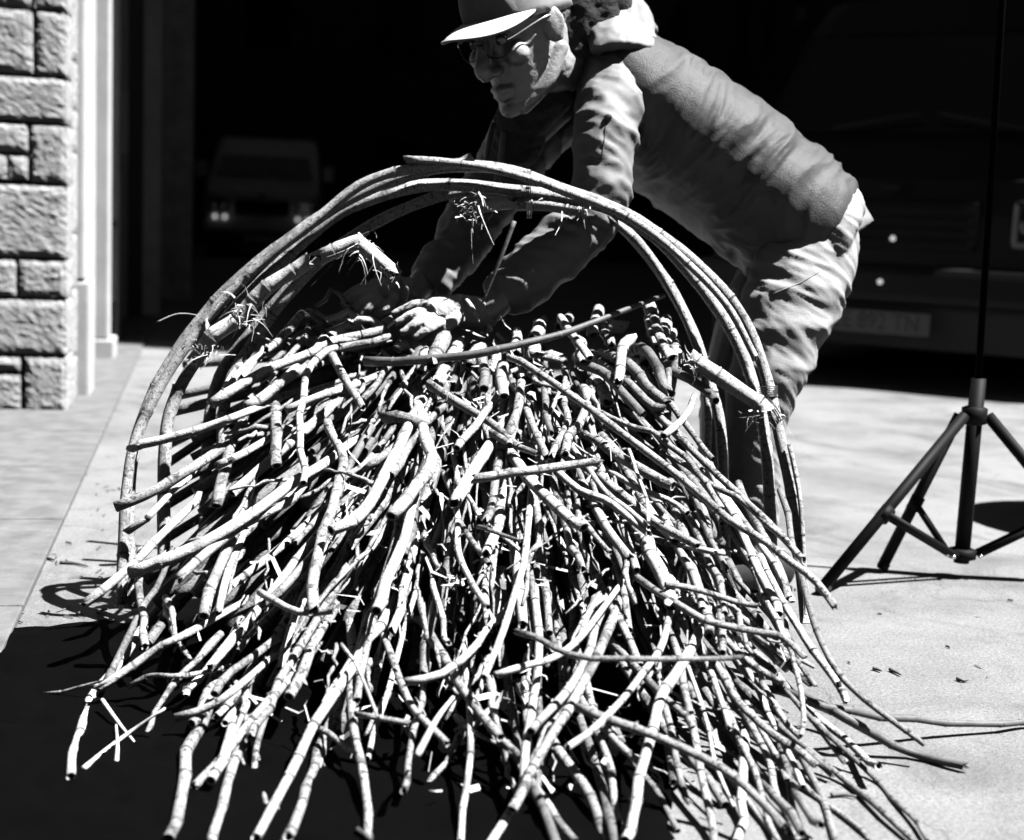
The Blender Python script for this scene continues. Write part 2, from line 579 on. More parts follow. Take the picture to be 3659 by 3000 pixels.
def glint_mat(v):  # glow put into small dots that imitate glints, not working lamps
    m_, nt, b = mat_new('glint_glow')
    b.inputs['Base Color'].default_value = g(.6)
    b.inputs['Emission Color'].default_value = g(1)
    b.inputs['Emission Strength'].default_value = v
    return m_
MAT['glint_dot'] = glint_mat(.22)
def make_van(name, label, loc, rz, paint, plate, W=1.9, H=2.15, Lh=4.6):
    """front of the van at local y=0 facing -y, x to the right"""
    v = empty(name, loc, rz)
    tag(v, label, 'van', None)
    prof = [(.22, .06), (.5, 0), (.85, .015), (1.02, .05), (1.18, .38), (1.24, .55), (H - .28, 1.12), (H - .06, 1.42), (H, 1.75), (H, Lh - .1), (H - .2, Lh), (.3, Lh), (.22, Lh - .1)]
    V, F = [], []
    xs = [-1, -.97, -.85, 0, .85, .97, 1]
    ins = [.10, .03, 0, 0, 0, .03, .10]
    n = len(prof)
    for s, ii in zip(xs, ins):
        for z, y in prof:
            cy = Lh / 2
            nar = 1 - .10 * max(0, (z - 1.2) / (H - 1.2))
            V.append((s * W / 2 * nar, y + (ii * 1.2 if y < 2 else -ii * .3), z - (ii * .5 if z > H - .1 else 0)))
    for j in range(len(xs) - 1):
        for i in range(n):
            i2 = (i + 1) % n
            F.append((j * n + i, j * n + i2, (j + 1) * n + i2, (j + 1) * n + i))
    F.append(tuple(range(n - 1, -1, -1)))
    F.append(tuple((len(xs) - 1) * n + i for i in range(n)))
    bm = bmesh.new()
    bv = [bm.verts.new(q) for q in V]
    for f in F:
        bm.faces.new([bv[i] for i in f])
    body = child('body', bm_mesh(bm), paint, v, True)
    # windscreen lies on the sloped face between the bonnet and the roof
    z0, y0, z1, y1 = 1.28, .60, H - .32, 1.06
    w0, w1 = W * .44, W * .39
    ws = child('windscreen', mesh_from([(-w0, y0 - .03, z0), (w0, y0 - .03, z0), (w1, y1 - .03, z1), (-w1, y1 - .03, z1), (-w0, y0, z0), (w0, y0, z0), (w1, y1, z1), (-w1, y1, z1)],
               [(0, 1, 2, 3), (4, 7, 6, 5), (0, 4, 5, 1), (1, 5, 6, 2), (2, 6, 7, 3), (3, 7, 4, 0)], False), MAT['glass'], v, True)
    for s in (-1, 1):
        child('wiper', tube_mesh([(s * .5, y0 - .045, z0 + .02), (s * .05, y0 + .0, z0 + .1)], .009, 6), MAT['black_matt'], ws, True)
        child('mirror', box_mesh((s * (W / 2 + .12) - .09, .75, 1.25), (s * (W / 2 + .12) + .09, .85, 1.5), .03), paint, v, True)
        hl = child('headlight', box_mesh((s * W * .38 - .15, -.012, .70), (s * W * .38 + .15, .06, .93), .035), MAT['glass'], v, True)
        for q in (-.07, .07):
            bm = bmesh.new()
            bmesh.ops.create_uvsphere(bm, u_segments=16, v_segments=8, radius=.045)
            me = bm_mesh(bm, True)
            me.transform(Matrix.Translation((s * W * .38 + q, -.012, .81)) @ Matrix.Diagonal((1, .35, 1, 1)))
            child('reflector', me, MAT['chrome'] if W < 1.8 else MAT['glass'], hl, True)
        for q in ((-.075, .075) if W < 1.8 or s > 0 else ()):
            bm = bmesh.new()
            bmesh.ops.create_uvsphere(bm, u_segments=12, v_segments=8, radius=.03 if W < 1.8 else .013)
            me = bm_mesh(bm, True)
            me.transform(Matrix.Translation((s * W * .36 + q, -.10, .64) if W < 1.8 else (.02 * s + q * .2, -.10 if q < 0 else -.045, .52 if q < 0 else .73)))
            child('glint_dot', me, MAT['glint_dot'], hl, True)  # glowing dot added where the van front glints
    gl = child('grille', box_mesh((-.42, -.02, .68), (.42, .02, .92), .02), MAT['black'], v, True)
    for q in range(4):
        child('slat', box_mesh((-.40, -.032, .71 + q * .052), (.40, -.012, .728 + q * .052), .004), MAT['black'], gl, True)
    child('badge', box_mesh((-.05, -.03, .96), (.05, -.008, 1.0), .01), MAT['black'], v, True)
    bp = child('bumper', box_mesh((-W / 2 - .01, -.09, .42), (W / 2 + .01, .1, .60), .04), paint, v, True)
    child('air_dam', box_mesh((-W / 2 + .06, -.02, .20), (W / 2 - .06, .12, .42), .03), MAT['black_matt'], v, True)
    pl = child('number_plate', box_mesh((-.26, -.104, .27), (.26, -.092, .38), .004), MAT['plate_white'], v, True)
    tm = text_mesh(plate, .112)
    tm.transform(Matrix.Translation((0, -.1065, .325)) @ Matrix.Rotation(math.pi / 2, 4, 'X') @ Matrix.Diagonal((.86, 1, 1, 1)))
    child('plate_number', tm, MAT['plate_ink'], pl, True)
    for s in (-1, 1):
        for y in (.85, Lh - .85):
            bm = bmesh.new()
            bmesh.ops.create_cone(bm, cap_ends=True, segments=28, radius1=.33, radius2=.33, depth=.2)
            bmesh.ops.bevel(bm, geom=[e for e in bm.edges if len(e.link_faces) == 2 and abs(e.calc_face_angle(0)) > 1], offset=.03, segments=2, affect='EDGES')
            me = bm_mesh(bm, False)
            me.transform(Matrix.Translation((s * (W / 2 - .09), y, .33)) @ Matrix.Rotation(math.pi / 2, 4, 'Y'))
            wh = child('wheel', me, MAT['black_matt'], v, True)
            bm = bmesh.new()
            bmesh.ops.create_cone(bm, cap_ends=True, segments=20, radius1=.19, radius2=.17, depth=.03)
            me = bm_mesh(bm, False)
            me.transform(Matrix.Translation((s * (W / 2 + .012), y, .33)) @ Matrix.Rotation(math.pi / 2, 4, 'Y'))
            child('rim', me, MAT['chrome'], wh, True)
    return v
pp = P(3150, 1150, 7.0)
make_van('parked_van', 'dark van parked with its number plate behind the bending man', (pp.x, pp.y, 0), math.radians(-30), MAT['van_dark'], 'EE 892 TN')
pp = P(935, 800, 22.0)
make_van('parked_van', 'grey van parked far back in the dark street on the left', (pp.x, pp.y, 0), math.radians(7), MAT['van_pale'], 'BR 417 ZK', W=1.75, H=1.95)

# ------------------------------------------------------------------ light stand tripod
MAT['pole'] = simple('worn_black_pole', .0025, .9, spec=.02)
tp = ground(3430, 2062)
tri = empty('light_stand', tp)
tag(tri, 'black tripod light stand standing on the lit floor at the right', 'tripod')
kx = FPX / (tp - CPOS).dot(FW)
zc, zh = (2062 - 1478) / kx, (2062 - 1975) / kx
foot_a = ground(2928, 2125)
foot_b = ground(3150, 2040)
foot_c = ground(4020, 2095)
child('centre_pole', tube_mesh([tp + Vector((0, 0, zh - .02)), tp + Vector((.002, 0, zc + .08))], .0165, 16), MAT['black'], tri)
child('upper_pole', tube_mesh([tp + Vector((.002, 0, zc + .06)), tp + Vector((-.045, 0, 2.3))], .0075, 14), MAT['pole'], tri)
col_ = child('collar', tube_mesh([tp + Vector((0, 0, zc - .02)), tp + Vector((0, 0, zc - .016)), tp + Vector((0, 0, zc + .016)), tp + Vector((0, 0, zc + .02))], [.018, .027, .027, .018], 18), MAT['black'], tri)
hub = child('hub', tube_mesh([tp + Vector((0, 0, zh - .012)), tp + Vector((0, 0, zh - .009)), tp + Vector((0, 0, zh + .009)), tp + Vector((0, 0, zh + .012))], [.022, .03, .03, .022], 18), MAT['black'], tri)
for f_ in (foot_a, foot_b, foot_c):
    dv = (f_ - tp); dv.z = 0
    dn = dv.normalized()
    top = tp + dn * .03 + Vector((0, 0, zc))
    lg = child('leg', tube_mesh([top, f_ + Vector((0, 0, .008))], .0125, 12), MAT['black'], tri)
    child('rubber_foot', tube_mesh([f_ + (top - f_) * .05 + Vector((0, 0, .001)), f_ + Vector((0, 0, .004))], .0125, 10), MAT['black_matt'], lg)
    mid = top.lerp(f_, .56)
    side = Vector((-dn.y, dn.x, 0)) * .012
    for s in (-1, 1):
        child('brace', tube_mesh([tp + dn * .03 + side * s + Vector((0, 0, zh)), mid + side * s], .0075, 8), MAT['black'], tri)
    child('leg_clip', tube_mesh([mid + (top - mid).normalized() * .016, mid - (top - mid).normalized() * .016], .0155, 10), MAT['black'], lg)
    bm = bmesh.new()
    bmesh.ops.create_uvsphere(bm, u_segments=10, v_segments=6, radius=.005)
    me = bm_mesh(bm, True)
    me.transform(Matrix.Translation(tp + dn * .034 + Vector((0, -.02, zh))))
    child('rivet', me, MAT['chrome'], hub)
#kn = child('clamp_knob', tube_mesh([tp + Vector((.02, -.02, zc + .1)), tp + Vector((.05, -.035, zc + .1))], [.006, .012], 10), MAT['black'], tri)

# barrel right of the frame (its shadow reaches into the picture)
bc = ground(3450, 1855)
bc = Vector((bc.x + .52 / math.tan(SUN_EL) + .31, bc.y - .02, 0))
prof = [(0, .27), (.02, .285), (.2, .30), (.28, .31), (.36, .30), (.46, .29), (.485, .30), (.5, .30)]
barrel = empty('barrel', bc)
tag(barrel, 'squat dark barrel standing right of the tripod, just out of view', 'barrel')
child('body', tube_mesh([bc + Vector((0, 0, z)) for z, r in prof], [r for z, r in prof], 36), MAT['barrel'], barrel)
child('lid', tube_mesh([bc + Vector((0, 0, z)) for z in (.501, .52, .53)], [.305, .305, .28], 36), MAT['barrel'], barrel)


# ------------------------------------------------------------------ the heap of canes
def heap_depth(px, py):
    v = (py - 1150) / 1850.0
    u = (px - 1800) / 1500.0
    d = 2.64 - .93 * max(-.12, min(1.1, v)) - .10 * math.sin(math.pi * max(0, min(1, v))) + .22 * u * u
    return d

def heap_point(px, py, off=0.0, r=.01):
    d = heap_depth(px, py) + off
    p = P(px, py, d)
    if p.z < r:                                   # rest on the ground instead of sinking into it
        q = ground(px, py, r)
        p = q
    return p

def cane_mesh(path, r0, r1, seed, node=.085, seg=9, open_a=True, open_b=True, crook=.0042, slant=0.0):
    R = random.Random(seed)
    tot = curve_len(path)
    # node positions
    nodes, s = [], R.uniform(.25, 1) * node
    while s < tot - .012:
        nodes.append(s)
        s += node * R.uniform(.45, 1.6)
    S, K = [0.0], [0]
    def put(s_, k_):
        if 0.004 < s_ < tot - .004 and s_ > S[-1] + .0007:
            S.append(s_); K.append(k_)
    prev = 0.0
    for nn_ in nodes + [tot]:
        gap = nn_ - prev
        m_ = max(1, int(gap / .022))
        for q in range(1, m_):
            put(prev + gap * q / m_, 0)
        if nn_ < tot:
            for off, kk in ((-.006, 1), (-.0026, 2), (-.0012, 3), (.0016, 4), (.0034, 5), (.009, 6)):
                put(nn_ + off, kk)
        prev = nn_
    S.append(tot); K.append(0)
    mul = {0: 1.0, 1: 1.02, 2: 1.13, 3: 1.12, 4: .97, 5: 1.03, 6: 1.0}
    pts, _ = catmull(path, S)
    # small crook at every node
    jit = [Vector((R.uniform(-1, 1), R.uniform(-1, 1), R.uniform(-1, 1))) * crook for _ in range(len(nodes) + 2)]
    ns = [0] + nodes + [tot]
    jx = [np.interp(S, ns, [j[k] for j in jit]) for k in range(3)]
    pts = [p + Vector((jx[0][i], jx[1][i], jx[2][i])) for i, p in enumerate(pts)]
    fr = frames(pts)
    V, ring = [], []
    brk = R.random() < .45
    rs_ = .6
    ph = R.uniform(0, 6)
    for i, (p, s_, k_) in enumerate(zip(pts, S, K)):
        r = (r0 + (r1 - r0) * s_ / tot) * mul[k_] * (1 + .035 * math.sin(s_ * 60 + ph))
        t, a, b = fr[i]
        if k_ == 2: rs_ = R.uniform(.5, 1.0)
        for q in range(seg):
            an = 2 * math.pi * q / seg
            rr = r * (1 + .03 * math.sin(2 * an + ph))
            sl_ = 0
            if brk and i in (0, len(pts) - 1):
                sl_ = R.uniform(-.9, .9) * r
            elif slant and i in (0, len(pts) - 1):
                sl_ = slant * math.cos(an) * r * (1 if i else -1)
            V.append(p + a * (math.cos(an) * rr) + b * (math.sin(an) * rr) + t * sl_)
            ring.append(rs_ if k_ in (3, 4) else 0.0)
    n = len(pts)
    F, MI = [], []
    for i in range(n - 1):
        for q in range(seg):
            q2 = (q + 1) % seg
            F.append((i * seg + q, i * seg + q2, (i + 1) * seg + q2, (i + 1) * seg + q)); MI.append(0)
    for end, opn in ((0, open_a), (n - 1, open_b)):
        base = end * seg
        t, a, b = fr[end]
        sgn = -1 if end == 0 else 1
        r = (r0 if end == 0 else r1)
        o1 = len(V)
        for q in range(seg):
            V.append(pts[end] + (V[base + q] - pts[end]) * (.66 if opn else .9)); ring.append(0)
        o2 = len(V)
        dep = min(.03, tot * .3)
        for q in range(seg):
            V.append(V[o1 + q] - t * (sgn * (dep if opn else -.001))); ring.append(0)
        for q in range(seg):
            q2 = (q + 1) % seg
            f1 = (base + q, base + q2, o1 + q2, o1 + q)
            f2 = (o1 + q, o1 + q2, o2 + q2, o2 + q)
            if sgn < 0:
                f1, f2 = f1, f2
            else:
                f1, f2 = f1[::-1], f2[::-1]
            F.append(f1 if sgn > 0 else f1[::-1]); MI.append(0)
            F.append(f2 if sgn > 0 else f2[::-1]); MI.append(1 if opn else 0)
        cap = tuple(o2 + q for q in range(seg))
        F.append(cap if sgn > 0 else cap[::-1]); MI.append(1 if opn else 0)
    for i in range(1, n - 1):                   # buds beside some of the nodes
        if K[i] == 2 and R.random() < .4:
            t, a, b = fr[i]
            an = R.uniform(0, 6.28)
            rad = a * math.cos(an) + b * math.sin(an)
            sd = t.cross(rad)
            r = r0 + (r1 - r0) * S[i] / tot
            o = len(V)
            c = pts[i] + rad * r * .95
            V += [c + sd * r * .4, c - sd * r * .4, c + t * r * 1.1, c + t * r * R.uniform(.7, 1.8) + rad * r * R.uniform(.4, .9)]
            ring += [.2] * 4
            F += [(o, o + 1, o + 3), (o + 1, o + 2, o + 3), (o + 2, o, o + 3)]
            MI += [0, 0, 0]
    org = pts[n // 2]
    me = bpy.data.meshes.new('cane')
    me.from_pydata([tuple(v - org) for v in V], [], F)
    me.polygons.foreach_set('use_smooth', [True] * len(F))
    me.polygons.foreach_set('material_index', MI)
    at = me.attributes.new('ring', 'FLOAT', 'POINT')
    at.data.foreach_set('value', ring)
    me.update()
    return me, org

NC = [0]
ALLC = []
def cane(path, r0, r1=None, mat='cane_pale', name='cane', label=None, group=None, **kw):
    NC[0] += 1
    if r1 is None:
        r1 = r0 * .92
    me, org = cane_mesh(path, r0, r1, NC[0] * 13 + 5, **kw)
    o = link(name, me, [MAT[mat], MAT['inside']], None, org)
    tag(o, label, 'cane', group)
    ALLC.append(o)
    return o

def zone_label(px, py, mat, full=None, rw=.012):
    kind = {'cane_pale': 'pale', 'cane_mott': 'mottled', 'cane_dark': 'dark', 'cane_hoop': 'mottled'}[mat]
    if py < 1500:
        w = 'on the left shoulder' if px < 1300 else ('near the top centre' if px < 2000 else 'on the right shoulder')
    elif py < 2150:
        w = ('at the left edge' if px < 700 else 'on the left flank' if px < 1300 else 'in the middle' if px < 2050 else 'on the right flank' if px < 2600 else 'along the right edge')
    else:
        w = ('over the shadow lower left' if px < 700 else 'low on the left front' if px < 1350 else 'low in front' if px < 2150 else 'in the lower right fan' if px < 2800 else 'out over the bright floor')
    th_ = 'thick' if rw > .0125 else ('slim' if rw < .0088 else 'middling')
    ln_ = 'lying level'
    if full:
        dx, dy = full[-1][0] - full[0][0], full[-1][1] - full[0][1]
        if dy < 0: dx, dy = -dx, -dy
        if dy > abs(dx) * 2.6: ln_ = 'hanging steeply'
        elif dy > abs(dx) * .45: ln_ = 'slanting down ' + ('right' if dx > 0 else 'left')
        if math.hypot(dx, dy) < 190: ln_ = 'short, ' + ln_
    return f'{th_} {kind} cane {ln_} {w} of heap', f'canes {w} of the heap'

TILES = {'A': (300, 1100, .7558), 'B': (1700, 1100, .6335), 'C': (0, 1900, .8503), 'D': (1700, 1900, .9254), 'O': (0, 0, 1.7284), 'F': (0, 0, 1.0), 'E': (1900, 1050, .3307), 'G': (350, 850, .4897)}
# tile | half width (tile px) | material letter | lift towards the camera (cm) | points | extra label
PALE, MOTT, DARK = 'p', 'm', 'd'
TR = '''
A|28|p|7|600,455 850,310 1050,215 1180,165 1300,170|long white cane arching down left from below the gloved hands
A|30|p|5|770,460 880,390 1010,290|thick white cane end just under the arching white cane
A|24|p|8|1190,180 1080,250 1040,330 1030,450 1030,560 1035,700 1045,830|crooked pale cane bending sharply downward left of centre
A|25|p|9|215,655 400,620 600,555 730,505|pale cane jutting left across the dark hoops with open end
A|28|m|7|155,945 300,880 430,800 530,740|broken grey cane jutting left with splintered end below the pale one
A|18|p|7|195,1055 280,995 350,930|short pale cane end poking out left under the splintered one
A|34|p|9|210,1240 400,1180 600,1090 800,970 980,850 1040,810|thickest long white cane slanting down to the left edge
A|26|p|7|440,1290 530,1210 640,1120 800,1010 940,930 1000,880|white cane running just below the thickest white cane
A|25|p|8|-5,1412 110,1310 230,1200 320,1110|cane with round black open end over the lit floor at left
A|30|p|7|1080,1440 1090,1280 1130,1080 1170,930 1210,800 1215,700 1180,620 1150,540|
A|30|p|8|1180,1060 1260,1010 1350,920 1430,770 1500,620 1530,570|
A|24|m|6|1450,800 1520,660 1590,590|
A|32|p|10|1450,990 1530,900 1620,780 1650,710 1630,640|short pale cane with a kink and a dark knot hole in the middle
A|36|p|8|1745,930 1780,850 1850,740 1890,690|stout pale bent cane right of the kinked one
A|22|p|10|1765,650 1860,540|short pale cane with clean round open end near the middle
A|32|p|6|1380,1440 1430,1300 1490,1160 1530,1050 1550,930|
A|26|m|6|1640,370 1730,430 1850,500 1950,560 2060,650|mottled cane lying diagonally below the long dark lath
A|32|d|5|1420,510 1530,525 1630,555|dark thick cane lying level with open end to the right
A|24|p|7|950,480 1060,440 1180,400|knobbly white cane lying almost level on the left shoulder
A|18|p|5|1310,430 1380,350 1420,280|
A|24|m|6|1170,220 1240,340 1330,480|
A|22|p|5|620,750 740,690|
A|32|m|3|630,930 640,830 660,760|
A|30|p|5|560,1450 600,1330 650,1200 690,1100|
A|22|p|4|640,1440 670,1300 700,1200|
A|24|p|5|850,1410 960,1300 1050,1190|
A|22|p|6|1760,960 1770,1150 1830,1290 1900,1420|
A|20|m|4|1800,1040 1840,1120 1910,1220|
F|18|p|8|1905,1760 1880,1960 1850,2100 1800,2250 1720,2420|
A|34|m|6|1885,230 1885,380|
A|34|p|7|1970,270 1980,420|
A|24|p|6|2060,350 2050,480 2010,640|
A|44|m|8|1700,140 1640,260|fat cane stub with wide black open end below the gloves
A|35|m|3|900,520 910,640 900,740|
A|26|p|5|1080,30 960,120 880,190 760,280 650,400|
A|22|m|4|880,200 760,290 690,370|
A|28|p|5|1350,50 1260,80 1180,125|
A|28|m|5|1410,100 1290,130 1170,165|
A|26|m|5|1440,150 1330,165 1230,190|
A|22|p|4|1320,760 1430,690|
B|25|m|15|170,260 330,350 480,450 620,560 770,680 940,800 1150,950 1330,1090 1450,1190 1640,1310 1780,1430 1900,1530 2010,1690|very long smooth cane running diagonally down the right flank
B|36|d|6|590,310 700,360 800,470 930,610|thick dark cane high on the right shoulder
B|22|m|8|700,590 860,650 1000,690 1060,730|
B|24|p|9|1060,730 1150,650 1210,560 1225,490|pale forked branch rising right above the long smooth cane
B|22|m|8|1060,740 1180,830 1250,930 1330,1050 1400,1130|
B|26|m|10|1130,700 1230,800 1340,900 1460,1020 1560,1130 1700,1260 1850,1430|
B|22|m|11|1380,1020 1500,1090 1640,1210 1790,1360 1830,1420|
B|26|d|5|390,500 400,600 440,720|
B|24|m|6|510,540 510,640 440,830|
B|32|p|7|590,640 540,730 500,830|
B|30|m|5|280,590 330,700 400,830|
B|36|p|8|870,170 815,230 810,420|white cane stump bent like a finger on the right shoulder
B|30|p|6|470,60 560,180 640,290|
B|24|p|6|310,260 400,275 490,290|
B|42|p|9|310,960 420,1070 500,1150 600,1230|fat pale cane with its end split open in the middle
B|30|p|6|500,960 600,1040 760,1100 900,1210 990,1280|
B|24|p|7|640,920 720,1020 850,1130 960,1250|
B|34|p|7|700,960 850,1060 1000,1180 1150,1280 1260,1350|
B|36|m|5|840,850 960,920 1100,1000|
B|24|p|7|930,1010 1100,1080 1190,1150|
B|12|p|9|850,800 900,900 950,1080 985,1190|
B|34|p|7|740,1210 800,1300 880,1400|
B|46|p|6|900,1230 960,1320 1040,1470 1080,1600 1110,1700|fattest cane with open black end pointing down right
B|22|m|5|640,1250 720,1350 760,1390|
B|28|p|6|500,1200 540,1330 600,1480|
B|36|p|6|1190,1430 1240,1530 1290,1700|
B|30|p|6|1270,1310 1330,1430 1370,1560 1390,1720|
B|22|p|8|1290,1370 1420,1395|
B|20|m|10|1070,1570 1200,1580 1400,1630 1590,1690|knobbly thin cane lying level with a leaf scrap at right
B|32|p|7|1480,1230 1560,1400 1630,1550 1720,1720|
B|26|p|8|1590,1330 1690,1480 1780,1650|
B|24|m|6|1500,1350 1570,1460 1660,1600|
B|26|d|4|1250,1130 1330,1310 1420,1480|
B|40|d|5|960,240 1060,440 1110,480|
B|40|d|4|860,320 960,450 1090,530|
B|40|d|5|1150,360 1290,450 1350,520|
B|34|d|4|860,420 960,520 1060,580|
B|24|m|6|1180,650 1280,800 1330,860|
B|38|p|5|1010,60 1060,200 1095,290|
B|24|p|4|955,60 990,150 1020,220|
B|28|p|5|1090,350 1095,480|
B|30|p|6|200,720 250,520 252,400|
B|26|m|7|90,720 200,770 340,830|
B|28|m|15|-20,965 150,945 420,895 700,850|banded cane lying level across the middle of the heap
B|36|p|5|150,830 110,1000 70,1200|
B|42|p|4|170,1000 140,1180 50,1400|
B|14|d|10|0,1220 120,1270 240,1310|
C|22|p|9|1095,250 1180,310 1270,340 1390,325|pale cane bowed like a smile on the left front
C|25|p|9|410,660 600,530 790,430|white cane with open end slanting over the black shadow
C|9|p|9|180,690 330,650 430,628|
C|22|p|8|740,775 870,730 1010,640|crooked pale cane end left of centre over the black shadow
C|14|p|7|530,660 640,610 760,600|
C|30|p|7|1150,690 1000,860 800,1080|
C|42|m|5|860,760 800,900 770,1050 720,1300|
C|34|p|9|1475,590 1380,740 1280,900 1180,1090 1075,1310|long white cane crossing down left at the bottom of the heap
C|30|m|7|1480,680 1490,850 1520,1000 1550,1310|
C|34|m|5|980,980 930,1120 880,1310|
C|18|p|5|1060,900 1090,1000 1110,1160|
C|14|p|4|1010,900 1040,1020|
C|20|p|5|1130,740 1090,880 1070,1000|
C|18|m|6|1500,770 1600,790 1720,815|
C|24|m|7|1690,640 1740,740 1800,800 1890,880|
C|20|m|6|1740,840 1710,960 1690,1100|
C|20|p|7|1965,740 1970,900 1960,1100 1930,1290|
C|22|p|10|1700,615 1820,600 1900,560 1970,500|short white cane curved upward at the right in front centre
C|18|m|4|1340,820 1420,870 1500,930|
C|26|m|6|1900,600 2000,740 2110,870|
C|26|p|8|430,640 370,720 330,830 310,940 300,1040|hanging cane with a frayed husk lower left
C|22|d|4|450,640 540,450 600,330|
C|24|m|3|900,680 950,600 1080,500|
C|30|m|4|1210,700 1260,620 1300,540|
C|20|p|5|1460,560 1430,620 1350,730|
C|20|p|6|1860,370 1890,480|
C|24|m|3|600,350 620,480|
C|11|p|10|1440,480 1470,540 1520,640 1580,780|
D|15|d|17|160,390 230,410 320,460 450,485 700,500 880,495 1040,480|dark S-shaped cane lying level across the lower heap
D|18|p|9|75,560 180,520 280,490 360,450 430,390 490,300|pale cane curving up to the right under the S-shaped cane
D|20|m|13|790,280 900,340 1060,385 1180,415 1270,480|knotty cane sloping to the right above the lower fan
D|15|m|11|1230,480 1250,600 1260,720 1250,790|short upright cane in the lower right fan
D|20|d|8|1240,100 1260,200 1310,350 1380,500 1480,620 1600,720 1730,820|dark outermost cane curving out over the floor at right
D|22|p|8|1220,330 1280,440 1360,550 1430,660|
D|28|b|6|1390,710 1550,780 1700,850 1850,900 1890,910|thick dark cane with fluffy joint lying out on the floor right
D|20|b|4|1290,655 1500,700 1640,720 1800,735 2150,742|thin dark cane lying level on the floor out of frame right
D|15|d|7|1270,690 1400,810 1540,950 1640,1060 1745,1200|
D|18|d|6|1190,770 1290,850 1420,960 1540,1060 1685,1200|
D|24|m|16|380,680 520,730 700,790 870,860 1000,930 1110,1040 1180,1130|long smooth grey cane crossing the lower fan toward bottom right
D|32|p|12|790,520 720,640 690,750 650,900 610,1050 590,1210|thick bright cane running straight down through the lower fan
D|30|p|9|500,420 440,540 360,680 290,790 220,920 150,1080|
D|26|p|7|440,440 370,600 300,680 200,770|
D|22|p|11|750,340 720,440 640,570 540,690 450,780 370,830|white cane bowed down to the left in the lower front
D|24|p|8|240,430 240,560 220,700 190,850 170,1000 60,1210|
D|20|m|6|0,680 70,780 160,870|
D|28|m|5|210,950 300,1060 380,1200|
D|34|m|5|310,820 400,950 480,1100 515,1210|
D|26|m|5|480,770 520,900 540,1050 560,1130|
D|22|m|8|660,580 760,680 850,750|
D|24|m|6|520,780 590,850 640,900|
D|20|m|6|660,950 720,1040 780,1150|
D|24|m|6|730,680 760,850 800,1000 830,1040|
D|22|m|8|790,540 830,680 860,830 880,950 910,1100 920,1210|
D|14|p|7|830,540 870,680 910,850 990,1060|
D|18|p|8|890,500 930,610 990,750|
D|20|m|8|1000,760 1060,900 1100,1000 1180,1210|
D|24|m|9|910,500 980,600 1060,690 1150,770 1250,840 1310,910|
D|20|m|8|960,400 1040,480 1180,590|
D|16|p|6|1060,390 1130,440 1210,490|
D|22|m|7|1020,640 1080,760 1130,870 1150,1000 1200,1100 1260,1210|
D|20|m|6|1140,640 1200,740 1250,790|
D|18|m|6|1110,780 1170,880 1210,950|
D|18|m|6|1230,940 1320,1020 1430,1100 1540,1190|
D|20|d|6|1200,900 1230,1050 1290,1210|
D|30|p|9|1040,930 1030,1080 1000,1210|pale cane stump standing upright at the bottom right centre
D|18|m|6|1060,1060 1140,1160|
D|20|d|6|1270,910 1320,1000 1360,1100 1410,1210|
D|30|p|6|830,110 870,260 910,410|
D|20|p|7|910,80 940,260 945,470|
D|22|p|7|1010,0 1090,160 1150,310 1200,430|
D|22|p|8|1130,60 1180,170 1210,260|
D|14|m|7|1230,470 1310,590|
G|22|p|6|1755,375 1680,430 1595,485|
G|34|p|7|1545,565 1420,655 1300,745 1215,820|
G|34|p|6|1265,795 1190,860 1125,925 1070,1010|
G|20|p|5|1080,900 1000,960 930,1050|
G|10|p|8|1095,655 1150,710 1240,755|
G|40|p|6|1850,545 1760,580 1680,600|
G|42|p|5|1870,640 1780,660 1680,690|
G|30|m|4|1620,600 1480,760 1350,900 1220,1050|
G|28|d|3|1500,640 1350,820 1200,980 1080,1120|
G|26|p|4|1700,760 1560,850 1420,960 1280,1100|
G|24|m|3|1420,880 1260,1010 1100,1160|
G|24|d|3|1560,700 1400,800 1260,900|
'''
MK = {'b': 'bark', 'p': 'cane_pale', 'm': 'cane_mott', 'd': 'cane_dark'}
